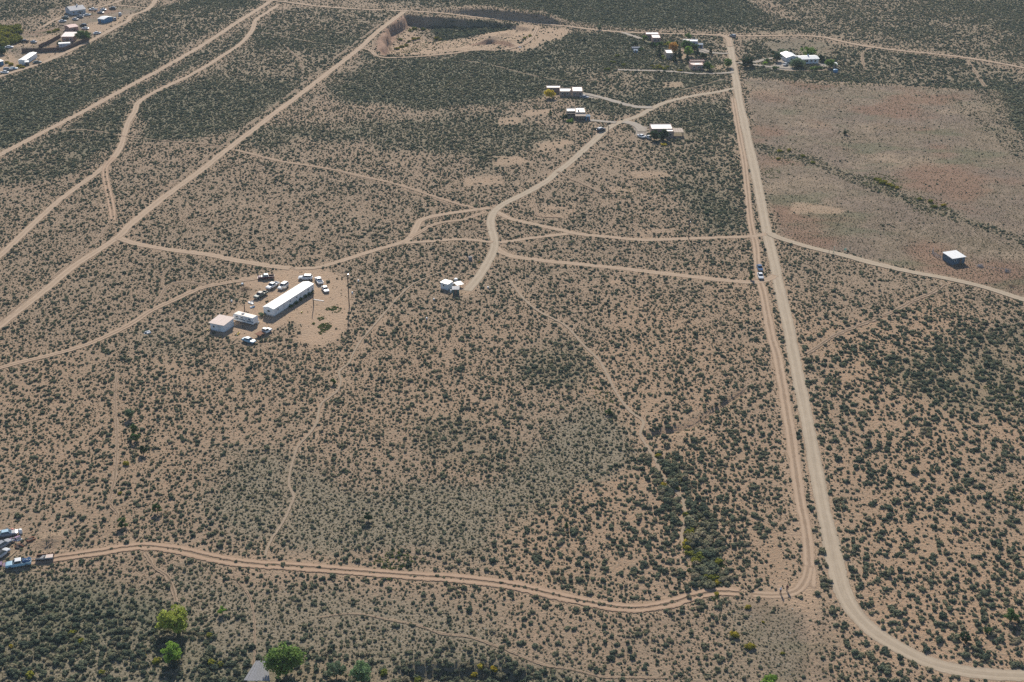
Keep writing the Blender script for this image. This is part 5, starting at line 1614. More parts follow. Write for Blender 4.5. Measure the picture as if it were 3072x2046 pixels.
junk('grey scrap and cans beside the rear of the travel trailer', (771, 968), 11, 0.9, [M_STEEL, M_WOOD], 6)
junk('plywood boards leaning beside the square white shed', (626, 990), 12, 0.9, [M_WOOD, M_YEL], 5)
junk('dumped pale junk in the scrub left of the yard track', (440, 1000), 13, 1.4, [M_STEEL, M_TRIM, M_SLATE], 9)
junk('pale rubble heap in the pit beside the sandy floor', (1560, 142), 14, 1.6, [M_TRIM, M_CONC], 6)

junk('tangle of grey car parts between the wrecks of the scrap corner', (24, 1625), 21, 1.6, [M_STEEL, M_DARKW, M_SLATE, M_TYRE], 14)
junk('dark heap of tyres and metal above the old pickup', (62, 1640), 22, 1.2, [M_TYRE, M_DARKW, M_RUST], 10)
junk('pale scrap sheets left of the red drum', (12, 1593), 23, 1.0, [M_TRIM, M_SLATE, M_DARKW], 8)
def single(label, cat, name, px, rz, dims, mat):
    c = G(*px)
    x, y, z = dims
    m = MB()
    b = min(dims) * 0.18
    m.hexa([(-x / 2, -y / 2, 0), (x / 2, -y / 2, 0), (x / 2, y / 2, 0), (-x / 2, y / 2, 0), (-x / 2 + b, -y / 2 + b, z), (x / 2 - b, -y / 2 + b, z), (x / 2 - b, y / 2 - b, z), (-x / 2 + b, y / 2 - b, z)])
    o = m.build(name, mat)
    o.location = c
    o.rotation_euler = (0, 0, rz)
    foot_disc(c[0], c[1], max(x, y) / 2)
    return tag(o, label, cat)
single('long white plank lying right of the mobile home', 'plank', 'plank', (955, 901), -0.35, (4.2, 0.22, 0.15), M_TRIM)
single('pale plank standing out beside the old pickup', 'plank', 'plank', (40, 1662), 1.3, (2.4, 0.3, 0.2), M_WOOD)
single('yellow crate on the bare yard right of the mobile home', 'crate', 'crate', (905, 938), 0.3, (0.5, 0.4, 0.5), M_YEL)
for k, (px, lab) in enumerate([((1075, 844), 'white bucket in the scrub right of the tall utility pole'), ((1057, 880), 'white bag in the scrub near the foot of the tall utility pole'),
                               ((695, 905), 'white bucket at the left edge of the yard'), ((1302, 900), 'white bucket alone in the scrub below the white cabin'),
                               ((1464, 864), 'white bucket right of the lane end'), ((1280, 957), 'white bucket lowest in the scrub below the cabins')]):
    tank(lab, px, 0.3, 0.55, M_TRIM, 'bucket', 'bucket')

# utility poles
def pole(label, px, h, arm=True, lean=0.0):
    c = G(*px)
    o = thing('utility_pole', label, 'utility pole', c, 0.4)
    MB().tube([(0, 0, -0.5), (lean * 0.5, 0, h * 0.5), (lean, 0, h)], [0.17, 0.14, 0.11], 10).build('shaft', M_DARKW, o)
    if arm:
        MB().box(-0.9 + lean, 0.9 + lean, -0.07, 0.07, h - 0.7, h - 0.55).build('crossarm', M_DARKW, o)
        for x in (-0.8, 0.8, 0.0):
            MB().tube([(x + lean, 0, h - 0.55), (x + lean, 0, h - 0.3)], [0.05, 0.03], 6).build('insulator', M_TRIM, o)
        MB().tube([(lean + 0.25, 0, h - 2.0), (lean + 0.25, 0, h - 1.3)], 0.22, 10).build('transformer', M_STEEL, o)
pole('tall dark utility pole at the right edge of the mobile home yard', (1048, 921), 13.0)
pole('short wooden pole at the corner of the mobile home', (941, 917), 6.4, False)
pole('wooden pole beside the curving lane below the houses', (1824, 424), 8.5)
pole('wooden pole beside the dirt road crossing the scrub', (2066, 716), 8.0)
pole('short post in the yard between trailer and black pickup', (734, 932), 2.6, False)

# ------------------------------------------------------------------ the two people on the foreground track
def skin(name, pts, edges, rad, mat, parent=None, root=0, sub=1):
    me = bpy.data.meshes.new(name)
    me.from_pydata(pts, edges, [])
    me.materials.append(mat)
    o = link(name, me, parent)
    mod = o.modifiers.new('skin', 'SKIN')
    mod.use_smooth_shade = True
    sv = me.skin_vertices[0].data
    for i, r in enumerate(rad):
        sv[i].radius = (r, r) if not hasattr(r, '__len__') else r
        sv[i].use_root = i == root
    if sub:
        ss = o.modifiers.new('subdivision', 'SUBSURF')
        ss.levels = ss.render_levels = sub
    return o

def person(label, px, rz, shirt, legs, hat=None, hair=(0.05, 0.035, 0.025), camera=False):
    c = G(*px)
    foot_disc(c[0], c[1], 0.9)
    o = thing('person', label, 'person', (c[0], c[1], c[2] + 0.05), rz)
    sk = paint('skin_tone', (0.46, 0.28, 0.20), 0.6, 0.05)
    pts = [(0, 0, 0.95), (0, 0, 1.15), (0, 0, 1.36), (0, 0, 1.47), (0, 0.02, 1.55), (0, 0.03, 1.66), (0, 0.02, 1.74)]
    rad = [(0.15, 0.11), (0.14, 0.10), (0.16, 0.10), (0.06, 0.06), (0.075, 0.085), (0.085, 0.1), (0.05, 0.06)]
    ed = [(0, 1), (1, 2), (2, 3), (3, 4), (4, 5), (5, 6)]
    def chain(start, seq):
        p = start
        for q, r in seq:
            pts.append(q)
            rad.append(r)
            ed.append((p, len(pts) - 1))
            p = len(pts) - 1
        return p
    for s in (-1, 1):
        chain(0, [((s * 0.10, 0, 0.88), 0.095), ((s * 0.12, 0.02, 0.48), 0.062), ((s * 0.13, 0.0, 0.09), 0.042), ((s * 0.14, 0.13, 0.035), 0.04), ((s * 0.145, 0.2, 0.03), 0.03)])
        if camera:
            w = chain(2, [((s * 0.19, 0, 1.40), 0.062), ((s * 0.25, 0.05, 1.13), 0.045), ((s * 0.13, 0.27, 1.20), 0.034), ((s * 0.10, 0.34, 1.22), 0.032)])
            hx, hy, hz, dirv = s * 0.10, 0.34, 1.22, (0, 1)
        else:
            w = chain(2, [((s * 0.19, 0, 1.40), 0.062), ((s * 0.24, -0.01, 1.12), 0.045), ((s * 0.25, 0.06, 0.86), 0.034), ((s * 0.25, 0.08, 0.79), 0.034)])
            hx, hy, hz, dirv = s * 0.25, 0.08, 0.79, (0, 0)
        for k, l in enumerate((0.075, 0.085, 0.08, 0.065)):
            off = (k - 1.5) * 0.02
            if camera:
                chain(w, [((hx + off, hy + 0.03, hz), 0.010), ((hx + off - s * 0.015, hy + l * 0.7, hz + 0.01), 0.009), ((hx + off - s * 0.03, hy + l * 0.8, hz - 0.02), 0.008)])
            else:
                chain(w, [((hx, hy + off, hz - 0.04), 0.010), ((hx - s * 0.005, hy + off, hz - 0.04 - l * 0.6), 0.009), ((hx - s * 0.02, hy + off, hz - 0.04 - l), 0.008)])
        chain(w, [((hx - s * 0.03, hy + 0.03, hz - 0.01), 0.011), ((hx - s * 0.045, hy + 0.06, hz - 0.03), 0.009)])
    skin('body', pts, ed, rad, sk, o)
    # clothes: shirt with sleeves, trousers, shoes
    sp = [(0, 0, 0.90), (0, 0, 1.15), (0, 0, 1.37), (0, 0, 1.45)]
    se, sr = [(0, 1), (1, 2), (2, 3)], [(0.175, 0.135), (0.165, 0.125), (0.185, 0.125), (0.075, 0.075)]
    for s in (-1, 1):
        b = len(sp)
        if camera:
            sp += [(s * 0.19, 0, 1.40), (s * 0.25, 0.05, 1.13), (s * 0.16, 0.22, 1.18)]
        else:
            sp += [(s * 0.19, 0, 1.40), (s * 0.24, -0.01, 1.12), (s * 0.25, 0.05, 0.90)]
        sr += [0.085, 0.065, 0.055]
        se += [(2, b), (b, b + 1), (b + 1, b + 2)]
    skin('shirt', sp, se, sr, shirt, o)
    tp, te, tr = [(0, 0, 0.96)], [], [(0.17, 0.125)]
    for s in (-1, 1):
        b = len(tp)
        tp += [(s * 0.10, 0, 0.86), (s * 0.12, 0.02, 0.48), (s * 0.13, 0, 0.10)]
        tr += [0.115, 0.085, 0.07]
        te += [(0, b), (b, b + 1), (b + 1, b + 2)]
    skin('trousers', tp, te, tr, legs, o)
    for s in (-1, 1):
        MB().hexa([(s * 0.135 - 0.05, -0.06, 0), (s * 0.135 + 0.05, -0.06, 0), (s * 0.145 + 0.05, 0.22, 0), (s * 0.145 - 0.05, 0.22, 0), (s * 0.135 - 0.045, -0.05, 0.11), (s * 0.135 + 0.045, -0.05, 0.11), (s * 0.145 + 0.04, 0.2, 0.07), (s * 0.145 - 0.04, 0.2, 0.07)]).build('shoe', M_TYRE, o)
    bm = bmesh.new()
    bmesh.ops.create_icosphere(bm, subdivisions=2, radius=0.118)
    for v in bm.verts:
        v.co.z *= 1.05
        if v.co.y > 0.02 and v.co.z < 0.045:
            v.co *= 0.72
        v.co += v.co.normalized() * 0.0
    me_ = bpy.data.meshes.new('hair')
    bm.to_mesh(me_)
    bm.free()
    me_.materials.append(hat or paint('hair_dark', hair, 0.7))
    h = link('hat' if hat else 'hair', me_, o)
    h.location = (0, 0.0, 1.68)
    # face: nose, eyes, mouth, ears
    MB().hexa([(-0.014, 0.115, 1.61), (0.014, 0.115, 1.61), (0.01, 0.10, 1.66), (-0.01, 0.10, 1.66), (-0.01, 0.14, 1.615), (0.01, 0.14, 1.615), (0.006, 0.115, 1.66), (-0.006, 0.115, 1.66)]).build('nose', sk, o)
    for s in (-1, 1):
        MB().box(s * 0.035 - 0.012, s * 0.035 + 0.012, 0.105, 0.122, 1.645, 1.66).build('eye', M_TYRE, o)
        MB().box(s * 0.088 - 0.012, s * 0.088 + 0.012, -0.01, 0.03, 1.61, 1.67).build('ear', sk, o)
    MB().box(-0.025, 0.025, 0.105, 0.12, 1.575, 1.583).build('mouth', M_REDP, o)
    return o, c
person('person in a white shirt and dark trousers standing at the track junction', (2341, 1781), math.radians(200), paint('white_shirt', (0.84, 0.84, 0.88), 0.8, 0.03), paint('navy_trousers', (0.03, 0.035, 0.06), 0.8), paint('white_cap', (0.7, 0.7, 0.7), 0.8), camera=True)
person('person in dark reddish clothes standing just right of the white-shirted person', (2361, 1773), math.radians(160), paint('maroon_shirt', (0.12, 0.045, 0.04), 0.8, 0.05), paint('dark_trousers', (0.025, 0.028, 0.03), 0.8))

# ------------------------------------------------------------------ trees
def leaf_cloud(rr, centres, n, spread, size, flat=0.75):
    """leaf-sized quads spread round clump centres"""
    k = len(centres)
    ci = rr.integers(0, k, n)
    d = rr.normal(size=(n, 3))
    d /= np.linalg.norm(d, axis=1)[:, None] + 1e-9
    rad = spread[ci] * rr.random(n) ** 0.45
    p = centres[ci] + d * rad[:, None] * np.array([1, 1, flat])
    nr = d + rr.normal(size=(n, 3)) * 0.6 + np.array([0, 0, 0.25])
    nr /= np.linalg.norm(nr, axis=1)[:, None] + 1e-9
    a = np.cross(nr, rr.normal(size=(n, 3)))
    a /= np.linalg.norm(a, axis=1)[:, None] + 1e-9
    b = np.cross(nr, a)
    s = size * (0.6 + 0.8 * rr.random(n))[:, None]
    V = np.stack([p - a * s - b * s * 0.7, p + a * s - b * s * 0.7, p + a * s * 0.8 + b * s * 0.8, p - a * s * 0.8 + b * s * 0.8], 1).reshape(-1, 3)
    return V, np.arange(n * 4).reshape(-1, 4)

def tree(label, px, h, r, kind, form='round', cat='tree', name=None, group=None):
    c = G(*px)
    foot_disc(c[0], c[1], min(r, 1.2))
    seed = int(abs(px[0] * 31 + px[1] * 17)) % 100000
    rr = np.random.default_rng(seed)
    name = name or {'cone': 'conifer_tree', 'juniper': 'juniper_tree'}.get(form, 'leafy_tree')
    o = thing(name, label, cat, c, float(rr.random() * 6.28), group)
    m = MB()
    hh = h * (0.62 if form != 'cone' else 0.9)
    lean = rr.normal(size=2) * 0.05 * h
    m.tube([(0, 0, -0.3), (lean[0] * 0.4, lean[1] * 0.4, hh * 0.5), (lean[0], lean[1], hh)], [0.035 * h + 0.05, 0.025 * h + 0.03, 0.012 * h + 0.01], 8)
    nl = 5 if h > 3 else 3
    for k in range(nl):
        t = 2 * math.pi * k / nl + rr.random()
        z0 = hh * (0.3 + 0.45 * rr.random())
        q = r * (0.45 + 0.25 * rr.random())
        m.tube([(lean[0] * 0.6, lean[1] * 0.6, z0), (q * 0.5 * math.cos(t), q * 0.5 * math.sin(t), z0 + 0.15 * h), (q * math.cos(t), q * math.sin(t), z0 + 0.28 * h)], [0.012 * h + 0.02, 0.01 * h + 0.012, 0.012], 6)
    m.build('trunk', M_BARK, o)
    size = max(0.10, min(0.19, 0.06 * r))
    if form == 'cone':
        K = int(26 + 6 * h)
        z = 0.08 + 0.92 * rr.random(K) ** 1.25
        w = r * (1.02 - z) * (0.6 + 0.4 * rr.random(K)) * smooth(0.0, 0.16, z)
        t = rr.random(K) * 6.28
        C = np.stack([w * np.cos(t), w * np.sin(t), z * h], -1)
        spread = 0.16 * r + 0.22 * r * (1 - z)
    else:
        K = int(14 + 5 * r * r) if form == 'round' else int(16 + 6 * r)
        K = min(K, 60)
        d = rr.normal(size=(K, 3))
        d /= np.linalg.norm(d, axis=1)[:, None]
        q = 0.35 + 0.5 * rr.random(K) ** 0.5
        cz = h * (0.56 if form == 'round' else 0.5)
        rz_ = h - cz
        lob = 1 + 0.25 * np.sin(3 * np.arctan2(d[:, 1], d[:, 0]) + seed) + 0.15 * rr.normal(size=K)
        C = np.stack([d[:, 0] * r * q * lob, d[:, 1] * r * q * lob, cz + d[:, 2] * rz_ * q * np.clip(lob, 0.7, 1.1)], -1)
        spread = r * (0.24 + 0.18 * rr.random(K))
    n = int(np.clip(300 * r * max(h, r) * 0.55 / (size / 0.2) ** 1.2, 300, 4600))
    V, Q = leaf_cloud(rr, C, n, spread, size)
    V[:, 2] = np.maximum(V[:, 2], 0.05)
    link('crown', mesh_np('crown', V, Q, TREE_M[kind]), o)
    return o

tree('large round bright green tree beside the grey plank roof', (858, 2028), 8.2, 4.0, 'green')
tree('yellow-green tree at the top of the dark thicket at lower left', (526, 1893), 5.4, 3.1, 'yellow')
tree('rich green tree just below the yellow-green tree', (521, 1985), 4.6, 2.1, 'bright')
tree('pale green round tree at the bottom edge right of the large tree', (1086, 2040), 4.3, 2.3, 'pale')
tree('dull green small tree between the large tree and the pale round tree', (1010, 2028), 3.4, 1.8, 'grey')
tree('green treetop cut by the bottom edge below the dry grass', (2310, 2066), 3.6, 1.8, 'bright')
tree('bright yellow-green sapling right of the yellow-green tree', (667, 1842), 1.8, 0.9, 'bright')
tree('grey-green tree highest of the little row on the left slope', (388, 1254), 3.0, 1.6, 'grey', 'juniper')
tree('dark juniper second from the top of the row on the left slope', (402, 1299), 2.6, 1.1, 'juniper', 'juniper')
tree('green juniper third from the top of the row on the left slope', (406, 1323), 2.6, 1.1, 'juniper', 'juniper')
tree('darkest juniper lowest of the row on the left slope', (431, 1362), 2.9, 1.0, 'dark', 'juniper')
tree('round juniper right of the sandy rill at lower left', (473, 1538), 2.5, 1.2, 'juniper', 'juniper')
tree('dark round juniper just above the foreground track at lower left', (367, 1581), 2.7, 1.3, 'juniper', 'juniper')
tree('lone dark juniper in the stony ground above the foreground track', (1105, 1563), 2.9, 1.0, 'dark', 'juniper')
tree('small juniper touching the pale footpath', (1001, 1152), 1.9, 0.85, 'juniper', 'juniper')
tree('small juniper left of the sandy wash', (1826, 1243), 2.0, 0.9, 'juniper', 'juniper')
tree('slim conical juniper left of the white parked car', (2253, 838), 3.0, 0.95, 'juniper', 'cone')
tree('lone round juniper in the middle of the dry pasture', (2536, 403), 2.5, 1.3, 'dark', 'juniper')
tree('dark juniper inside the curve of the gravel road', (2895, 1926), 2.7, 1.1, 'dark', 'juniper')
tree('small bright juniper between two others inside the road curve', (2962, 1901), 1.8, 0.85, 'juniper', 'juniper')
tree('green juniper nearest the right edge at lower right', (3030, 1863), 2.8, 1.6, 'juniper', 'juniper')
tree('tiny juniper in the scrub above the foreground track', (1700, 1582), 1.7, 0.55, 'juniper', 'cone')
tree('golden yellow tree at the left end of the three-block adobe house', (1648, 294), 4.6, 2.6, 'gold')
tree('dark tree at the left wall of the porch house', (1696, 360), 3.0, 1.5, 'dark')
tree('low green shrub in front of the portal of the porch house', (1710, 366), 1.5, 1.9, 'green', 'juniper', 'shrub', 'garden_shrub')
tree('slender green tree left of the porch house', (1651, 348), 3.2, 0.9, 'juniper', 'cone')
tree('left one of the two dark conifers before the carport house', (1962, 419), 5.0, 2.3, 'dark', 'juniper')
tree('right one of the two dark conifers before the carport house', (1991, 420), 5.2, 2.4, 'dark', 'juniper')
tree('orange-gold shrub on the shadow edge below the carport house', (1992, 436), 1.1, 1.3, 'gold', 'juniper', 'shrub', 'garden_shrub')
SG = 'trees of the upper right house gardens'
for lab, px, h, r, kd, fm in [
    ('tall dark spruce left of the tan cube house', (1977, 169), 6.5, 1.5, 'dark', 'cone'),
    ('dark spruce touching the right corner of the tan cube house', (2024, 186), 6.0, 1.5, 'dark', 'cone'),
    ('dark spruce second to the right of the tan cube house', (2038, 176), 6.0, 1.6, 'dark', 'cone'),
    ('dark spruce below the light green tree', (2062, 184), 4.0, 1.5, 'dark', 'cone'),
    ('amber autumn tree behind the tan cube house', (2021, 158), 6.2, 2.7, 'amber', 'round'),
    ('olive tree hiding the front of the long low house', (2058, 152), 6.0, 3.0, 'juniper', 'round'),
    ('light green tree below the long low house', (2063, 167), 5.4, 2.5, 'bright', 'round'),
    ('dark tree before the right half of the long low house', (2084, 152), 4.4, 2.2, 'juniper', 'round'),
    ('dark conifer beside the driveway of the long low house', (2092, 167), 4.6, 1.8, 'dark', 'cone'),
    ('small dark conifer beside the driveway nearest the gravel road', (2132, 163), 3.6, 1.3, 'dark', 'cone'),
    ('green roadside tree above the grey lane', (2183, 202), 5.0, 2.5, 'green', 'round'),
    ('olive tree at the right end of the pink adobe house', (2122, 211), 4.6, 2.3, 'juniper', 'round'),
    ('yellowish bush right of the olive tree at the pink adobe house', (2132, 207), 2.2, 1.4, 'yellow', 'juniper'),
    ('round dark tree in the garden between the driveway and the pink adobe house', (2111, 175), 3.2, 2.5, 'dark', 'juniper'),
    ('green tree behind the long low house', (2066, 120), 4.0, 1.9, 'green', 'round'),
    ('green tree at the left corner of the pink L-shaped house', (1934, 124), 3.8, 1.8, 'green', 'round'),
    ('left dark bush before the pink L-shaped house', (1954, 139), 2.6, 1.9, 'dark', 'juniper'),
    ('middle dark bush before the pink L-shaped house', (1965, 141), 2.8, 1.9, 'juniper', 'juniper'),
    ('right dark bush before the pink L-shaped house', (1980, 137), 2.4, 1.7, 'juniper', 'juniper'),
    ('yellow-green tree above the amber tree', (2006, 137), 2.8, 1.6, 'yellow', 'juniper'),
    ('slim dark tree between the amber tree and the far road', (2030, 138), 3.4, 1.4, 'juniper', 'cone'),
    ('dark bush left of the tiny blue hut', (1905, 137), 2.8, 1.8, 'dark', 'juniper'),
    ('green bush right of the tiny blue hut', (1922, 152), 2.2, 1.5, 'juniper', 'juniper'),
    ('lone dark conifer between the pit and the gardens', (1753, 127), 3.4, 1.1, 'dark', 'cone'),
    ('pale green bush on the skyline road beyond the pit', (1798, 89), 2.8, 1.5, 'grey', 'juniper'),
    ('light bush at the left corner of the tan cube house', (1991, 179), 2.8, 1.2, 'yellow', 'juniper'),
]:
    tree(lab, px, h, r, kd, fm, group=SG)
BG = 'trees round the big white-roofed house'
for lab, px, h, r, kd, fm in [
    ('large dark evergreen beside the gravel road entrance', (2236, 201), 5.6, 2.4, 'dark', 'juniper'),
    ('second large dark evergreen just right of the road entrance', (2249, 200), 5.8, 2.4, 'dark', 'juniper'),
    ('dark evergreen on the island of the forecourt', (2331, 184), 5.0, 2.4, 'dark', 'juniper'),
    ('grey tree behind the forecourt of the big house', (2348, 166), 3.4, 2.8, 'grey', 'round'),
    ('wide grey-green willow before the big white-roofed house', (2391, 201), 4.6, 4.0, 'grey', 'round'),
    ('broad green tree behind the big white-roofed house', (2424, 172), 5.6, 4.2, 'green', 'round'),
    ('dark tree at the right end of the big white-roofed house', (2463, 184), 4.2, 2.2, 'dark', 'juniper'),
    ('round green tree between the big house and the pump house', (2488, 203), 5.0, 2.8, 'green', 'round'),
    ('small cone behind the left wing of the big house', (2372, 160), 2.6, 1.3, 'dark', 'cone'),
    ('small dark bush on the left of the forecourt island', (2300, 187), 2.2, 1.5, 'juniper', 'juniper'),
    ('bright green bush at the left corner of the big house', (2361, 180), 2.2, 1.8, 'green', 'juniper'),
    ('dark bush behind the forecourt left of the grey tree', (2318, 163), 1.8, 1.3, 'dark', 'juniper'),
    ('light green bush at the near end of the forecourt island', (2295, 193), 1.6, 1.5, 'bright', 'juniper'),
    ('low dark hedge bush below the forecourt', (2325, 207), 1.5, 2.0, 'juniper', 'juniper'),
    ('green bush below the right end of the big house', (2441, 210), 1.9, 2.0, 'green', 'juniper'),
    ('green hedge bush between the big house and the blue tank', (2458, 207), 1.5, 1.8, 'juniper', 'juniper'),
]:
    tree(lab, px, h, r, kd, fm, group=BG)
for k_, (px_, hh_, rr_) in enumerate([((872, 921), 0.9, 0.9), ((886, 912), 1.1, 0.9), ((902, 901), 1.2, 1.0), ((914, 893), 1.3, 1.0), ((926, 886), 1.2, 0.9), ((936, 879), 1.0, 0.8)]):
    tree('low green shrub in the row along the shaded side of the mobile home', px_, hh_, rr_, 'juniper', 'juniper', 'shrub', 'garden_shrub', 'shrubs along the mobile home')
tree('weedy green bush at the near left corner of the mobile home', (785, 948), 1.2, 1.2, 'grey', 'juniper', 'shrub', 'garden_shrub')
tree('large dull green tree at the right end of the brown fence', (254, 122), 6.0, 4.2, 'juniper')
tree('dark bush at the left corner of the pink walled house', (180, 137), 3.2, 1.9, 'dark', 'juniper')
tree('dark thicket tree at the far left edge', (3, 162), 4.0, 3.6, 'dark')

# ------------------------------------------------------------------ shrubs: source meshes
def shrub_mesh(name, seed, n, mat, hgt=0.78, size=0.2, lobes=5, core=True):
    rr = np.random.default_rng(seed)
    t = rr.random(lobes) * 6.28
    q = 0.42 + 0.22 * rr.random(lobes)
    C = np.stack([q * np.cos(t), q * np.sin(t), (0.30 + 0.25 * rr.random(lobes)) * hgt / 0.78], -1)
    C = np.vstack([C, [[0, 0, 0.46 * hgt / 0.78]]])
    R = np.concatenate([0.34 + 0.14 * rr.random(lobes), [0.46]])
    ci = rr.integers(0, len(C), n)
    d = rr.normal(size=(n, 3))
    d[:, 2] = np.abs(d[:, 2]) * 0.9 - 0.15
    d /= np.linalg.norm(d, axis=1)[:, None]
    p = C[ci] + d * (R[ci] * (0.78 + 0.3 * rr.random(n)))[:, None] * np.array([1, 1, 0.85])
    nr = d * 0.6 + rr.normal(size=(n, 3)) * 0.45 + np.array([0, 0, 0.55])
    nr /= np.linalg.norm(nr, axis=1)[:, None]
    a = np.cross(nr, rr.normal(size=(n, 3)))
    a /= np.linalg.norm(a, axis=1)[:, None]
    b = np.cross(nr, a)
    s = size * (0.55 + 0.7 * rr.random(n))[:, None]
    V = np.stack([p - a * s * 0.6 - b * s * 0.6, p + a * s * 0.6 - b * s * 0.6, p + a * s * 0.35 + b * s * 0.7, p - a * s * 0.35 + b * s * 0.7], 1).reshape(-1, 3)
    V[:, 2] = np.maximum(V[:, 2], 0.0)
    Q = np.arange(n * 4).reshape(-1, 4)
    if core:                                        # woody heart of the plant, one low dome per lobe
        vs, fs = [], []
        for c, r in zip(C, R):
            o = len(V) + len(vs)
            for zf, rf in ((-0.9, 0.75), (0.1, 0.86), (0.62, 0.55)):
                for k in range(6):
                    an = k * math.pi / 3 + zf
                    vs.append((c[0] + r * rf * math.cos(an), c[1] + r * rf * math.sin(an), max(0.0, c[2] + r * zf * 0.85)))
            for lv in (0, 1):
                for k in range(6):
                    fs.append((o + lv * 6 + k, o + lv * 6 + (k + 1) % 6, o + lv * 6 + 6 + (k + 1) % 6, o + lv * 6 + 6 + k))
            fs.append((o + 12, o + 13, o + 14, o + 15))
            fs.append((o + 12, o + 15, o + 16, o + 17))
        V = np.vstack([V, vs])
        Q = np.vstack([Q, fs])
    return mesh_np(name, V, Q, mat)

def source(name, meshes):
    c = bpy.data.collections.new(name)
    for i, me_ in enumerate(meshes):
        c.objects.link(bpy.data.objects.new('%s_source_%d' % (name, i), me_))
    return c

SAGE = [shrub_mesh('sagebrush', 500 + i, 95, M_SAGE, 0.62 + 0.06 * (i % 4), 0.20, 4 + i % 4) for i in range(8)]
TUFT = [shrub_mesh('tuft', 540 + i, 22, M_TUFT, 0.55, 0.34, 3, False) for i in range(4)]
GRNT = [shrub_mesh('green_tuft', 560 + i, 26, M_GREEN, 0.55, 0.34, 4, False) for i in range(3)]
GOLD = [shrub_mesh('rabbitbrush', 580 + i, 120, M_GOLD, 0.75, 0.2, 5) for i in range(4)]
C_SAGE, C_TUFT, C_GRN = source('sagebrush', SAGE), source('tuft', TUFT), source('green_tuft', GRNT)

def gn_tree(name, coll):
    g = bpy.data.node_groups.new(name, 'GeometryNodeTree')
    g.interface.new_socket('Geometry', in_out='INPUT', socket_type='NodeSocketGeometry')
    g.interface.new_socket('Geometry', in_out='OUTPUT', socket_type='NodeSocketGeometry')
    n = g.nodes
    gi, go = n.new('NodeGroupInput'), n.new('NodeGroupOutput')
    ip = n.new('GeometryNodeInstanceOnPoints')
    ci = n.new('GeometryNodeCollectionInfo')
    ci.inputs['Collection'].default_value = coll
    ci.inputs['Separate Children'].default_value = True
    ci.inputs['Reset Children'].default_value = True
    def na(nm, ty):
        x = n.new('GeometryNodeInputNamedAttribute')
        x.data_type = ty
        x.inputs['Name'].default_value = nm
        return x.outputs['Attribute']
    L = g.links.new
    L(gi.outputs[0], ip.inputs['Points'])
    L(ci.outputs[0], ip.inputs['Instance'])
    ip.inputs['Pick Instance'].default_value = True
    L(na('vid', 'INT'), ip.inputs['Instance Index'])
    cx = n.new('ShaderNodeCombineXYZ')
    L(na('rotz', 'FLOAT'), cx.inputs['Z'])
    L(cx.outputs[0], ip.inputs['Rotation'])
    L(na('scl', 'FLOAT_VECTOR'), ip.inputs['Scale'])
    L(ip.outputs[0], go.inputs[0])
    return g

def scatter(name, x, y, scl, tint, nvar, coll, label):
    z = height(x, y) - 0.03
    N_ = len(x)
    me_ = bpy.data.meshes.new(name)
    me_.vertices.add(N_)
    me_.vertices.foreach_set('co', np.stack([x, y, z], -1).astype(np.float32).ravel())
    fattr(me_, 'rotz', RNG.random(N_) * 6.283)
    fattr(me_, 'tint', tint)
    a = me_.attributes.new('vid', 'INT', 'POINT')
    a.data.foreach_set('value', RNG.integers(0, nvar, N_).astype(np.int32))
    a = me_.attributes.new('scl', 'FLOAT_VECTOR', 'POINT')
    a.data.foreach_set('vector', scl.astype(np.float32).ravel())
    o = link(name, me_)
    md = o.modifiers.new('scatter', 'NODES')
    md.node_group = gn_tree(name + '_nodes', coll)
    return struct(o, label, 'stuff')

def free_of_things(x, y):
    ok = np.ones(x.shape, bool)
    for k, q in FOOT:
        if k == 'd':
            ok &= (x - q[0]) ** 2 + (y - q[1]) ** 2 > q[2] ** 2
        else:
            m = (x > q[:, 0].min()) & (x < q[:, 0].max()) & (y > q[:, 1].min()) & (y < q[:, 1].max())
            if m.any():
                i = np.nonzero(m)[0]
                ok[i[inside(x[i], y[i], q)]] = False
    return ok

def candidates(cell, y0, y1, marg=1.12):
    xs, ys = [], []
    yy = np.arange(y0, y1, cell)
    for yv in yy:
        d = math.hypot(yv, 0)
        half = (yv * CT + CAM_H * ST) * 1536 / FPX * marg + 8
        xr = np.arange(-half, half, cell)
        xs.append(xr)
        ys.append(np.full(len(xr), yv))
    x, y = np.concatenate(xs), np.concatenate(ys)
    x = x + (RNG.random(len(x)) - 0.5) * cell * 0.95
    y = y + (RNG.random(len(y)) - 0.5) * cell * 0.95
    return x, y

# ------------------------------------------------------------------ sagebrush over the whole plain
x, y = candidates(1.10, 196, 985)
dense, rock, big, grass, drain = (samp(a, x, y) for a in (Z_DENSE, Z_ROCK, Z_BIG, Z_GRASS, Z_DRAIN))
yard, pitf, patch, bare, drv, wash = (samp(a, x, y) for a in (Z_YARD, Z_PITF, Z_PATCH, Z_BAREF, Z_DRIVE, Z_WASH))
n1 = fbm(x, y, 38.0, 601, 3)
n2 = fbm(x, y, 9.0, 611, 3)
n3 = fbm(x, y, 4.0, 621, 2)
prob = 0.74 + 0.35 * (n1 - 0.5) + 0.7 * (n2 - 0.5) + 0.45 * (n3 - 0.5)
patchy = samp(Z_PATCHY, x, y)
prob = prob + (0.06 + 0.42 * patchy) * dense - 0.30 * (1 - patchy) * smooth(380, 520, y) * (1 - 0.6 * dense) + 0.10 * rock - 0.13 * big * (1 - dense) + 0.4 * wash
prob = prob * (1 - 0.93 * grass) + 1.1 * drain * (0.35 + n2) + 0.035 * grass * (n2 > 0.5)
warp = 6 * (fbm(x, y, 30.0, 811, 2) - 0.5)
rill = np.abs(fbm((x + warp) * 2.6, y, 42.0, 821, 3) - 0.5)
prob = prob * (1 - 0.8 * (1 - smooth(0.008, 0.03, rill)) * smooth(700, 450, y) * (1 - 0.7 * rock))
row = samp(Z_ROW, x, y)
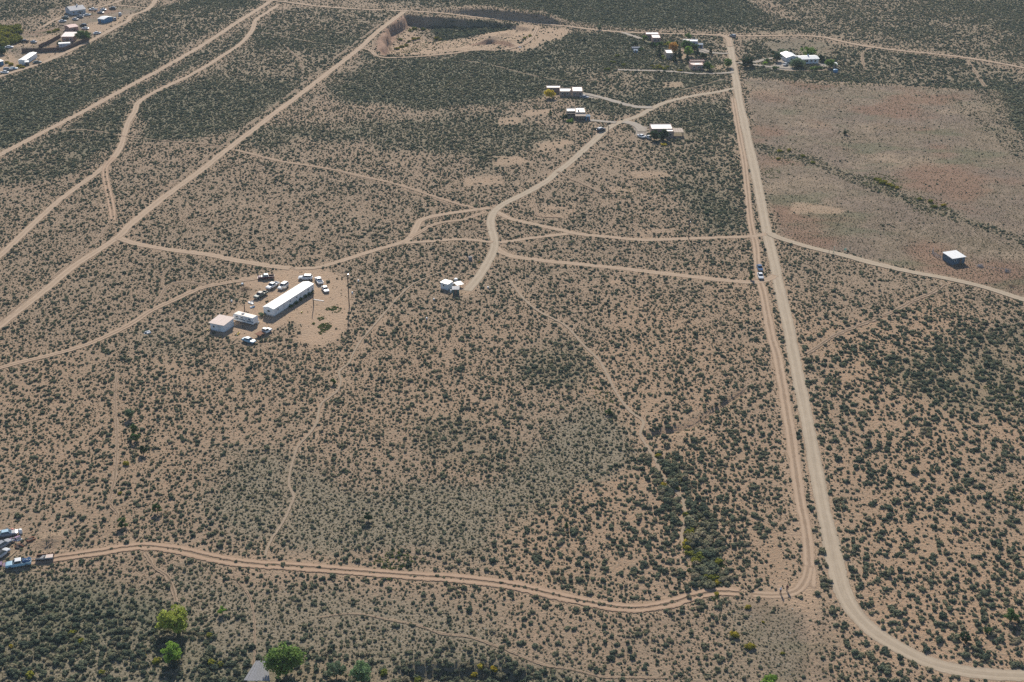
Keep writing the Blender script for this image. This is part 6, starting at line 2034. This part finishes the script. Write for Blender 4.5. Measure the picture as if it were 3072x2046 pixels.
prob = prob + 0.5 * row
prob = prob * (1 - 0.8 * samp(Z_STRIP, x, y))
prob = prob * (1 - np.maximum.reduce([0.9 * samp(Z_VILL, x, y), samp(Z_CLIFF, x, y), yard * 0.985, pitf * 0.72, patch * 0.9, bare * 0.93, drv]))
verge = samp(Z_VERGE, x, y)
prob = prob + 0.22 * verge * (1 - np.maximum(yard, drv)) * (1 - 0.6 * grass)
keep = RNG.random(len(x)) < prob
x, y, dense, rock, big, grass, drain, wash, n1, n2 = (v[keep] for v in (x, y, dense, rock, big, grass, drain, wash, n1, n2))
ok = road_clear(x, y, 0.25) & free_of_things(x, y)
x, y, dense, rock, big, grass, drain, wash, n1, n2 = (v[ok] for v in (x, y, dense, rock, big, grass, drain, wash, n1, n2))
N_ = len(x)
rad = 0.37 + 0.28 * RNG.random(N_) ** 1.5 + 0.34 * dense * RNG.random(N_)
rad = rad * (1 - 0.18 * rock * (1 - big)) + big * (0.04 + 0.46 * RNG.random(N_) ** 1.8) + wash * (0.12 + 0.5 * RNG.random(N_))
rad = rad * (1 - 0.25 * grass * (1 - drain)) * np.where(RNG.random(N_) < 0.38, 0.58, 1.0)
rad = np.clip(rad, 0.22, 1.5)
rad = rad * np.clip(0.80 + 0.28 * RNG.normal(size=N_) * 0.9 + 0.12, 0.5, 1.35)
hgt = rad * (0.75 + 0.5 * RNG.random(N_))
scl = np.stack([rad * (0.9 + 0.25 * RNG.random(N_)), rad * (0.9 + 0.25 * RNG.random(N_)), hgt], -1)
tint = np.clip(0.47 + 0.4 * (n1 - 0.5) + 0.36 * RNG.normal(size=N_) - 0.10 * big - 0.12 * dense + 0.2 * drain, 0, 1)

# the 300 plants that show largest stand as objects of their own; the rest is one mass
dist = np.hypot(x, y)
u_ = (y * CT + CAM_H * ST)
uu = 1536 + FPX * x / u_
vv = 1023 - FPX * (y * ST - CAM_H * CT) / u_
show = (rad / dist) * ((uu > 15) & (uu < 3057) & (vv < 2030) & (vv > 0))
order = np.argsort(-show)
first, rest = order[:300], order[300:]
SAGE_TALL = RNG.integers(0, len(SAGE), 300)
for k, i in enumerate(first):
    o = bpy.data.objects.new('sagebrush', SAGE[SAGE_TALL[k]])
    COL.objects.link(o)
    o.location = (x[i], y[i], H1(x[i], y[i]) - 0.03)
    o.rotation_euler = (0, 0, float(RNG.random() * 6.283))
    o.scale = tuple(float(v) for v in scl[i])
    o['tint'] = float(tint[i])
    tag(o, 'one of the largest grey-green sagebrush plants in the nearest scrub', 'sagebrush', 'largest sagebrush of the near scrub')
scatter('sagebrush_scrub', x[rest], y[rest], scl[rest], tint[rest], len(SAGE), C_SAGE, 'grey-green sagebrush covering the plain')
print('sagebrush', N_)

# ------------------------------------------------------------------ small dry tufts and low herbs between them
x, y = candidates(0.80, 198, 700)
prob = 0.58 + 0.9 * (fbm(x, y, 14.0, 641, 3) - 0.5)
prob = prob - 0.26 * samp(Z_RED, x, y) + 0.40 * samp(Z_ROCK, x, y) + 0.18 * samp(Z_GRASS, x, y) + 0.1 * samp(Z_DENSE, x, y)
prob = prob * (1 - np.maximum.reduce([0.93 * samp(Z_YARD, x, y), 0.5 * samp(Z_PATCH, x, y), samp(Z_DRIVE, x, y), 0.5 * samp(Z_BAREF, x, y)])) * np.maximum(smooth(620, 420, y), 0.55 * samp(Z_GRASS, x, y))
keep = RNG.random(len(x)) < prob
x, y = x[keep], y[keep]
ok = road_clear(x, y, -0.1) & free_of_things(x, y)
x, y = x[ok], y[ok]
N_ = len(x)
rad = 0.17 + 0.21 * RNG.random(N_) ** 1.4
gz = samp(Z_GRASS, x, y)
tint = np.clip(0.0 + 0.85 * RNG.random(N_) ** 1.2 + 0.12 * gz, 0, 1)
scatter('dry_grass', x, y, np.stack([rad, rad, rad * (0.7 + 0.4 * RNG.random(N_))], -1), tint, len(TUFT), C_TUFT, 'dry grass tufts and low herbs between the sagebrush')
print('tufts', N_)

# green herbs: wash, drain, yard patch, house gardens, pit
xs, ys, rs = [], [], []
def herb(px, r, n, s=0.35):
    c = G0(*px)
    t, q = RNG.random(n) * 6.283, np.sqrt(RNG.random(n)) * r
    xs.append(c[0] + q * np.cos(t))
    ys.append(c[1] + q * np.sin(t) * 1.4)
    rs.append(s * (0.6 + 0.8 * RNG.random(n)))
for p, r, n in [((975, 982), 2.0, 110), ((1000, 925), 1.2, 26), ((985, 928), 0.8, 16), ((963, 958), 1.0, 20), ((965, 1000), 0.9, 16), ((940, 972), 0.6, 10), ((1010, 930), 1.6, 20),
                ((2120, 1700), 5, 160), ((2090, 1640), 4, 130), ((2140, 1755), 4, 120), ((2100, 1590), 4, 90), ((1180, 1695), 4.5, 160), ((2640, 545), 9, 240), ((2780, 615), 9, 220), ((2370, 465), 10, 160),
                ((2440, 245), 14, 260), ((2570, 250), 7, 120), ((1860, 470), 5, 60), ((3010, 1180), 5, 90), ((3060, 1490), 3, 60), ((1880, 575), 5, 60), ((1990, 160), 10, 120),
                ((1950, 195), 16, 260), ((1870, 180), 14, 200), ((2150, 200), 9, 120), ((1250, 110), 10, 130), ((1225, 135), 8, 120), ((1330, 115), 14, 160), ((1290, 90), 12, 120),
                ((60, 150), 14, 160), ((150, 100), 14, 160), ((2440, 165), 18, 160), ((1660, 300), 8, 90), ((1810, 1190), 5, 60), ((2310, 520), 5, 60), ((1960, 560), 6, 70), ((1930, 210), 10, 120)]:
    herb(p, r, n)
x, y, rad = np.concatenate(xs), np.concatenate(ys), np.concatenate(rs)
ok = road_clear(x, y, 0) & free_of_things(x, y)
x, y, rad = x[ok], y[ok], rad[ok]
scatter('green_herbs', x, y, np.stack([rad, rad, rad * 0.8], -1), RNG.random(len(x)), len(GRNT), C_GRN, 'patches of low green herbs')

# ------------------------------------------------------------------ yellow rabbitbrush, each plant its own
def rabbit(label, spots, group):
    for k, (px, r, ti) in enumerate(spots):
        c = G(*px)
        o = bpy.data.objects.new('rabbitbrush', GOLD[k % len(GOLD)])
        COL.objects.link(o)
        o.location = (c[0], c[1], c[2] - 0.03)
        o.rotation_euler = (0, 0, float(RNG.random() * 6.283))
        o.scale = (r * 1.2, r * 1.25, r * 1.1)
        o['tint'] = ti
        tag(o, label, 'rabbitbrush', group)
rabbit('yellow-green rabbitbrush in the thicket along the sandy wash', [((2065, 1600), 1.3, 0.45), ((2072, 1592), 1.0, 0.3), ((2058, 1632), 1.2, 0.75), ((2070, 1630), 0.9, 1.0), ((2062, 1645), 1.0, 0.6), ((2068, 1666), 1.1, 0.3), ((2100, 1675), 1.2, 0.15), ((2090, 1685), 1.1, 0.35), ((2108, 1668), 0.9, 0.1), ((2155, 1690), 1.0, 0.45), ((2125, 1702), 0.7, 0.7), ((2105, 1708), 0.9, 0.25), ((2140, 1742), 1.3, 0.2), ((2128, 1735), 1.1, 0.3), ((2148, 1748), 0.9, 0.9), ((2120, 1722), 0.9, 0.1), ((2060, 1548), 1.0, 0.2)], 'rabbitbrush along the sandy wash')
for lab, px, r, ti in [
    ('golden rabbitbrush on the bank just right of the sandy wash', (1974, 1368), 0.9, 0.7), ('yellow rabbitbrush right of the wash above the thicket', (2036, 1443), 0.9, 0.6),
    ('orange-yellow rabbitbrush left of the wash above the thicket', (1988, 1459), 1.0, 0.85), ('bright green rabbitbrush right of the wash below the golden ones', (2028, 1468), 0.8, 0.05),
    ('round yellow rabbitbrush in dry grass left of the two people', (2242, 1822), 0.75, 0.8), ('yellow rabbitbrush where the scrub meets the dry grass below the track', (2207, 1906), 1.1, 0.85),
    ('yellow rabbitbrush lower along the edge of the dry grass', (2250, 1940), 1.1, 0.7), ('small yellow rabbitbrush in the dry grass below the people', (2291, 1867), 0.4, 0.7),
    ('small yellow rabbitbrush near the bottom edge of the dry grass', (2347, 1960), 0.5, 0.5), ('golden rabbitbrush beside the bend of the foreground track', (2153, 1785), 0.7, 0.75),
    ('golden rabbitbrush in the dark gully at the bottom edge', (1478, 2018), 0.9, 1.0), ('yellow rabbitbrush left one in the dark gully at the bottom edge', (1445, 2010), 0.8, 0.7),
    ('yellow rabbitbrush lowest left in the dark gully at the bottom edge', (1420, 2026), 0.8, 0.8), ('green-yellow rabbitbrush cut by the bottom edge below the gully', (1258, 2046), 1.0, 0.1),
    ('yellow rabbitbrush at the far left in the dark thicket', (30, 1942), 0.6, 0.95), ('yellow-green rabbitbrush below the rich green tree', (473, 1988), 1.0, 0.4),
    ('small golden rabbitbrush left of the rich green tree', (432, 1965), 0.6, 0.8), ('pale yellow rabbitbrush in the thicket above the plank roof', (630, 1993), 1.0, 0.4),
    ('pale rabbitbrush right one in the thicket above the plank roof', (658, 1996), 0.8, 0.35), ('yellow rabbitbrush below the yellow-green tree on its right', (625, 1910), 0.8, 0.4),
    ('green-yellow rabbitbrush left one in the dark thicket', (218, 1904), 0.9, 0.35), ('green-yellow rabbitbrush middle one in the dark thicket', (240, 1926), 0.9, 0.3),
    ('green-yellow rabbitbrush lowest left in the dark thicket', (85, 2030), 1.1, 0.4), ('green-yellow rabbitbrush lowest in the middle of the dark thicket', (302, 2024), 0.9, 0.35),
    ('yellow streak of rabbitbrush below the dark junipers on the left slope', (382, 1392), 1.0, 0.7), ('yellow rabbitbrush beside the sandy rill on the left slope', (362, 1482), 0.6, 0.6),
    ('pale green rabbitbrush right of the pale round tree', (1148, 2020), 1.0, 0.1), ('golden rabbitbrush at the bend of the lane near the white cabin', (1437, 788), 0.5, 0.9),
]:
    rabbit(lab, [(px, r, ti)], 'rabbitbrush plants standing apart')
rabbit('yellow rabbitbrush in the green drain across the dry pasture', [((2640, 545), 1.5, 0.5), ((2655, 550), 1.3, 0.8), ((2665, 556), 1.2, 0.6), ((2648, 552), 1.4, 0.3), ((2680, 562), 1.2, 0.5), ((2690, 566), 1.0, 0.8), ((2630, 540), 1.2, 0.2), ((2790, 606), 1.1, 0.4), ((2805, 622), 1.2, 0.3), ((2830, 618), 1.0, 0.9), ((2760, 600), 1.0, 0.3), ((2340, 455), 1.1, 0.6), ((2365, 452), 1.2, 0.7), ((2335, 478), 1.0, 0.7), ((2410, 470), 1.0, 0.4), ((2440, 490), 1.0, 0.3)], 'rabbitbrush in the pasture drain')
rabbit('yellow-green shrub in the gardens of the upper right houses', [((1965, 208), 1.4, 0.35), ((1975, 202), 1.5, 0.6), ((1985, 206), 1.4, 0.5), ((1995, 210), 1.3, 0.3), ((1958, 200), 1.2, 0.7), ((2002, 203), 1.2, 0.4), ((2038, 214), 1.2, 0.7), ((1820, 212), 1.6, 0.1), ((1850, 170), 1.6, 0.15), ((1838, 190), 1.5, 0.1), ((1870, 198), 1.4, 0.2), ((1998, 138), 1.5, 0.5), ((2013, 140), 1.3, 0.6)], 'yellow garden shrubs of the upper right')
rabbit('yellow shrub on the floor of the gravel pit', [((1205, 142), 1.6, 0.5), ((1218, 138), 1.5, 0.4), ((1190, 148), 1.5, 0.5), ((1242, 120), 1.5, 0.7), ((1255, 116), 1.3, 0.6), ((1310, 116), 1.5, 0.5), ((1320, 121), 1.3, 0.3), ((1245, 88), 1.6, 0.2), ((1270, 90), 1.6, 0.3), ((1230, 94), 1.4, 0.4), ((1200, 120), 1.3, 0.3), ((1228, 126), 1.2, 0.3), ((1588, 110), 1.4, 0.5), ((1575, 116), 1.3, 0.6)], 'shrubs on the pit floor')
YS = []
for k in range(46):
    YS.append(((-12 + 66 * float(RNG.random()) ** 1.3, 84 + 64 * float(RNG.random())), 2.0 + 1.4 * float(RNG.random()), 0.15 + 0.4 * float(RNG.random())))
rabbit('yellow-green bush in the bright thicket at the top left edge', YS, 'bright bushes at the top left edge')
rabbit('yellow-brown shrub beside the houses at the top left', [((160, 96), 1.6, 0.5), ((172, 92), 1.5, 0.6), ((148, 98), 1.5, 0.4), ((30, 196), 1.6, 0.8), ((22, 190), 1.4, 0.6), ((58, 200), 1.4, 0.9), ((66, 204), 1.3, 0.8)], 'shrubs beside the top left houses')

# ------------------------------------------------------------------ loose stones on the stony slope
def stone_mesh(seed):
    rr = random.Random(seed)
    bm = bmesh.new()
    bmesh.ops.create_icosphere(bm, subdivisions=1, radius=1.0)
    for v in bm.verts:
        v.co *= rr.uniform(0.7, 1.15)
        v.co.z *= 0.6
    m_ = bpy.data.meshes.new('stone')
    bm.to_mesh(m_)
    bm.free()
    m_.materials.append(paint('stone', (0.36, 0.35, 0.31), 0.9, 0.3, 1.5))
    return m_
C_STONE = source('stone', [stone_mesh(i) for i in range(4)])
x, y = candidates(1.1, 198, 420)
rk = samp(Z_ROCK, x, y)
keep = (RNG.random(len(x)) < 0.16 * rk * (fbm(x, y, 10, 661, 2) * 1.6)) | (RNG.random(len(x)) < 0.002)
x, y = x[keep], y[keep]
ok = road_clear(x, y, 0) & free_of_things(x, y)
x, y = x[ok], y[ok]
rad = 0.09 + 0.15 * RNG.random(len(x)) ** 2
scatter('loose_stones', x, y, np.stack([rad, rad, rad], -1), rad, 4, C_STONE, 'pale loose stones on the stony slope')

# ------------------------------------------------------------------ thin air over the plain
def haze():
    k = N('thin_haze')
    k.t.nodes.remove(k.p)
    v = k.n('ShaderNodeVolumePrincipled')
    v.inputs['Color'].default_value = (0.78, 0.90, 1.0, 1)
    v.inputs['Density'].default_value = 0.00008
    v.inputs['Anisotropy'].default_value = 0.0
    k.l(v.outputs[0], k.o.inputs['Volume'])
    MB().box(-3000, 3000, -600, 6000, -11, 186).build('haze', k.m)
    struct(bpy.data.objects['haze'], 'thin bluish haze over the plain', 'stuff')
haze()
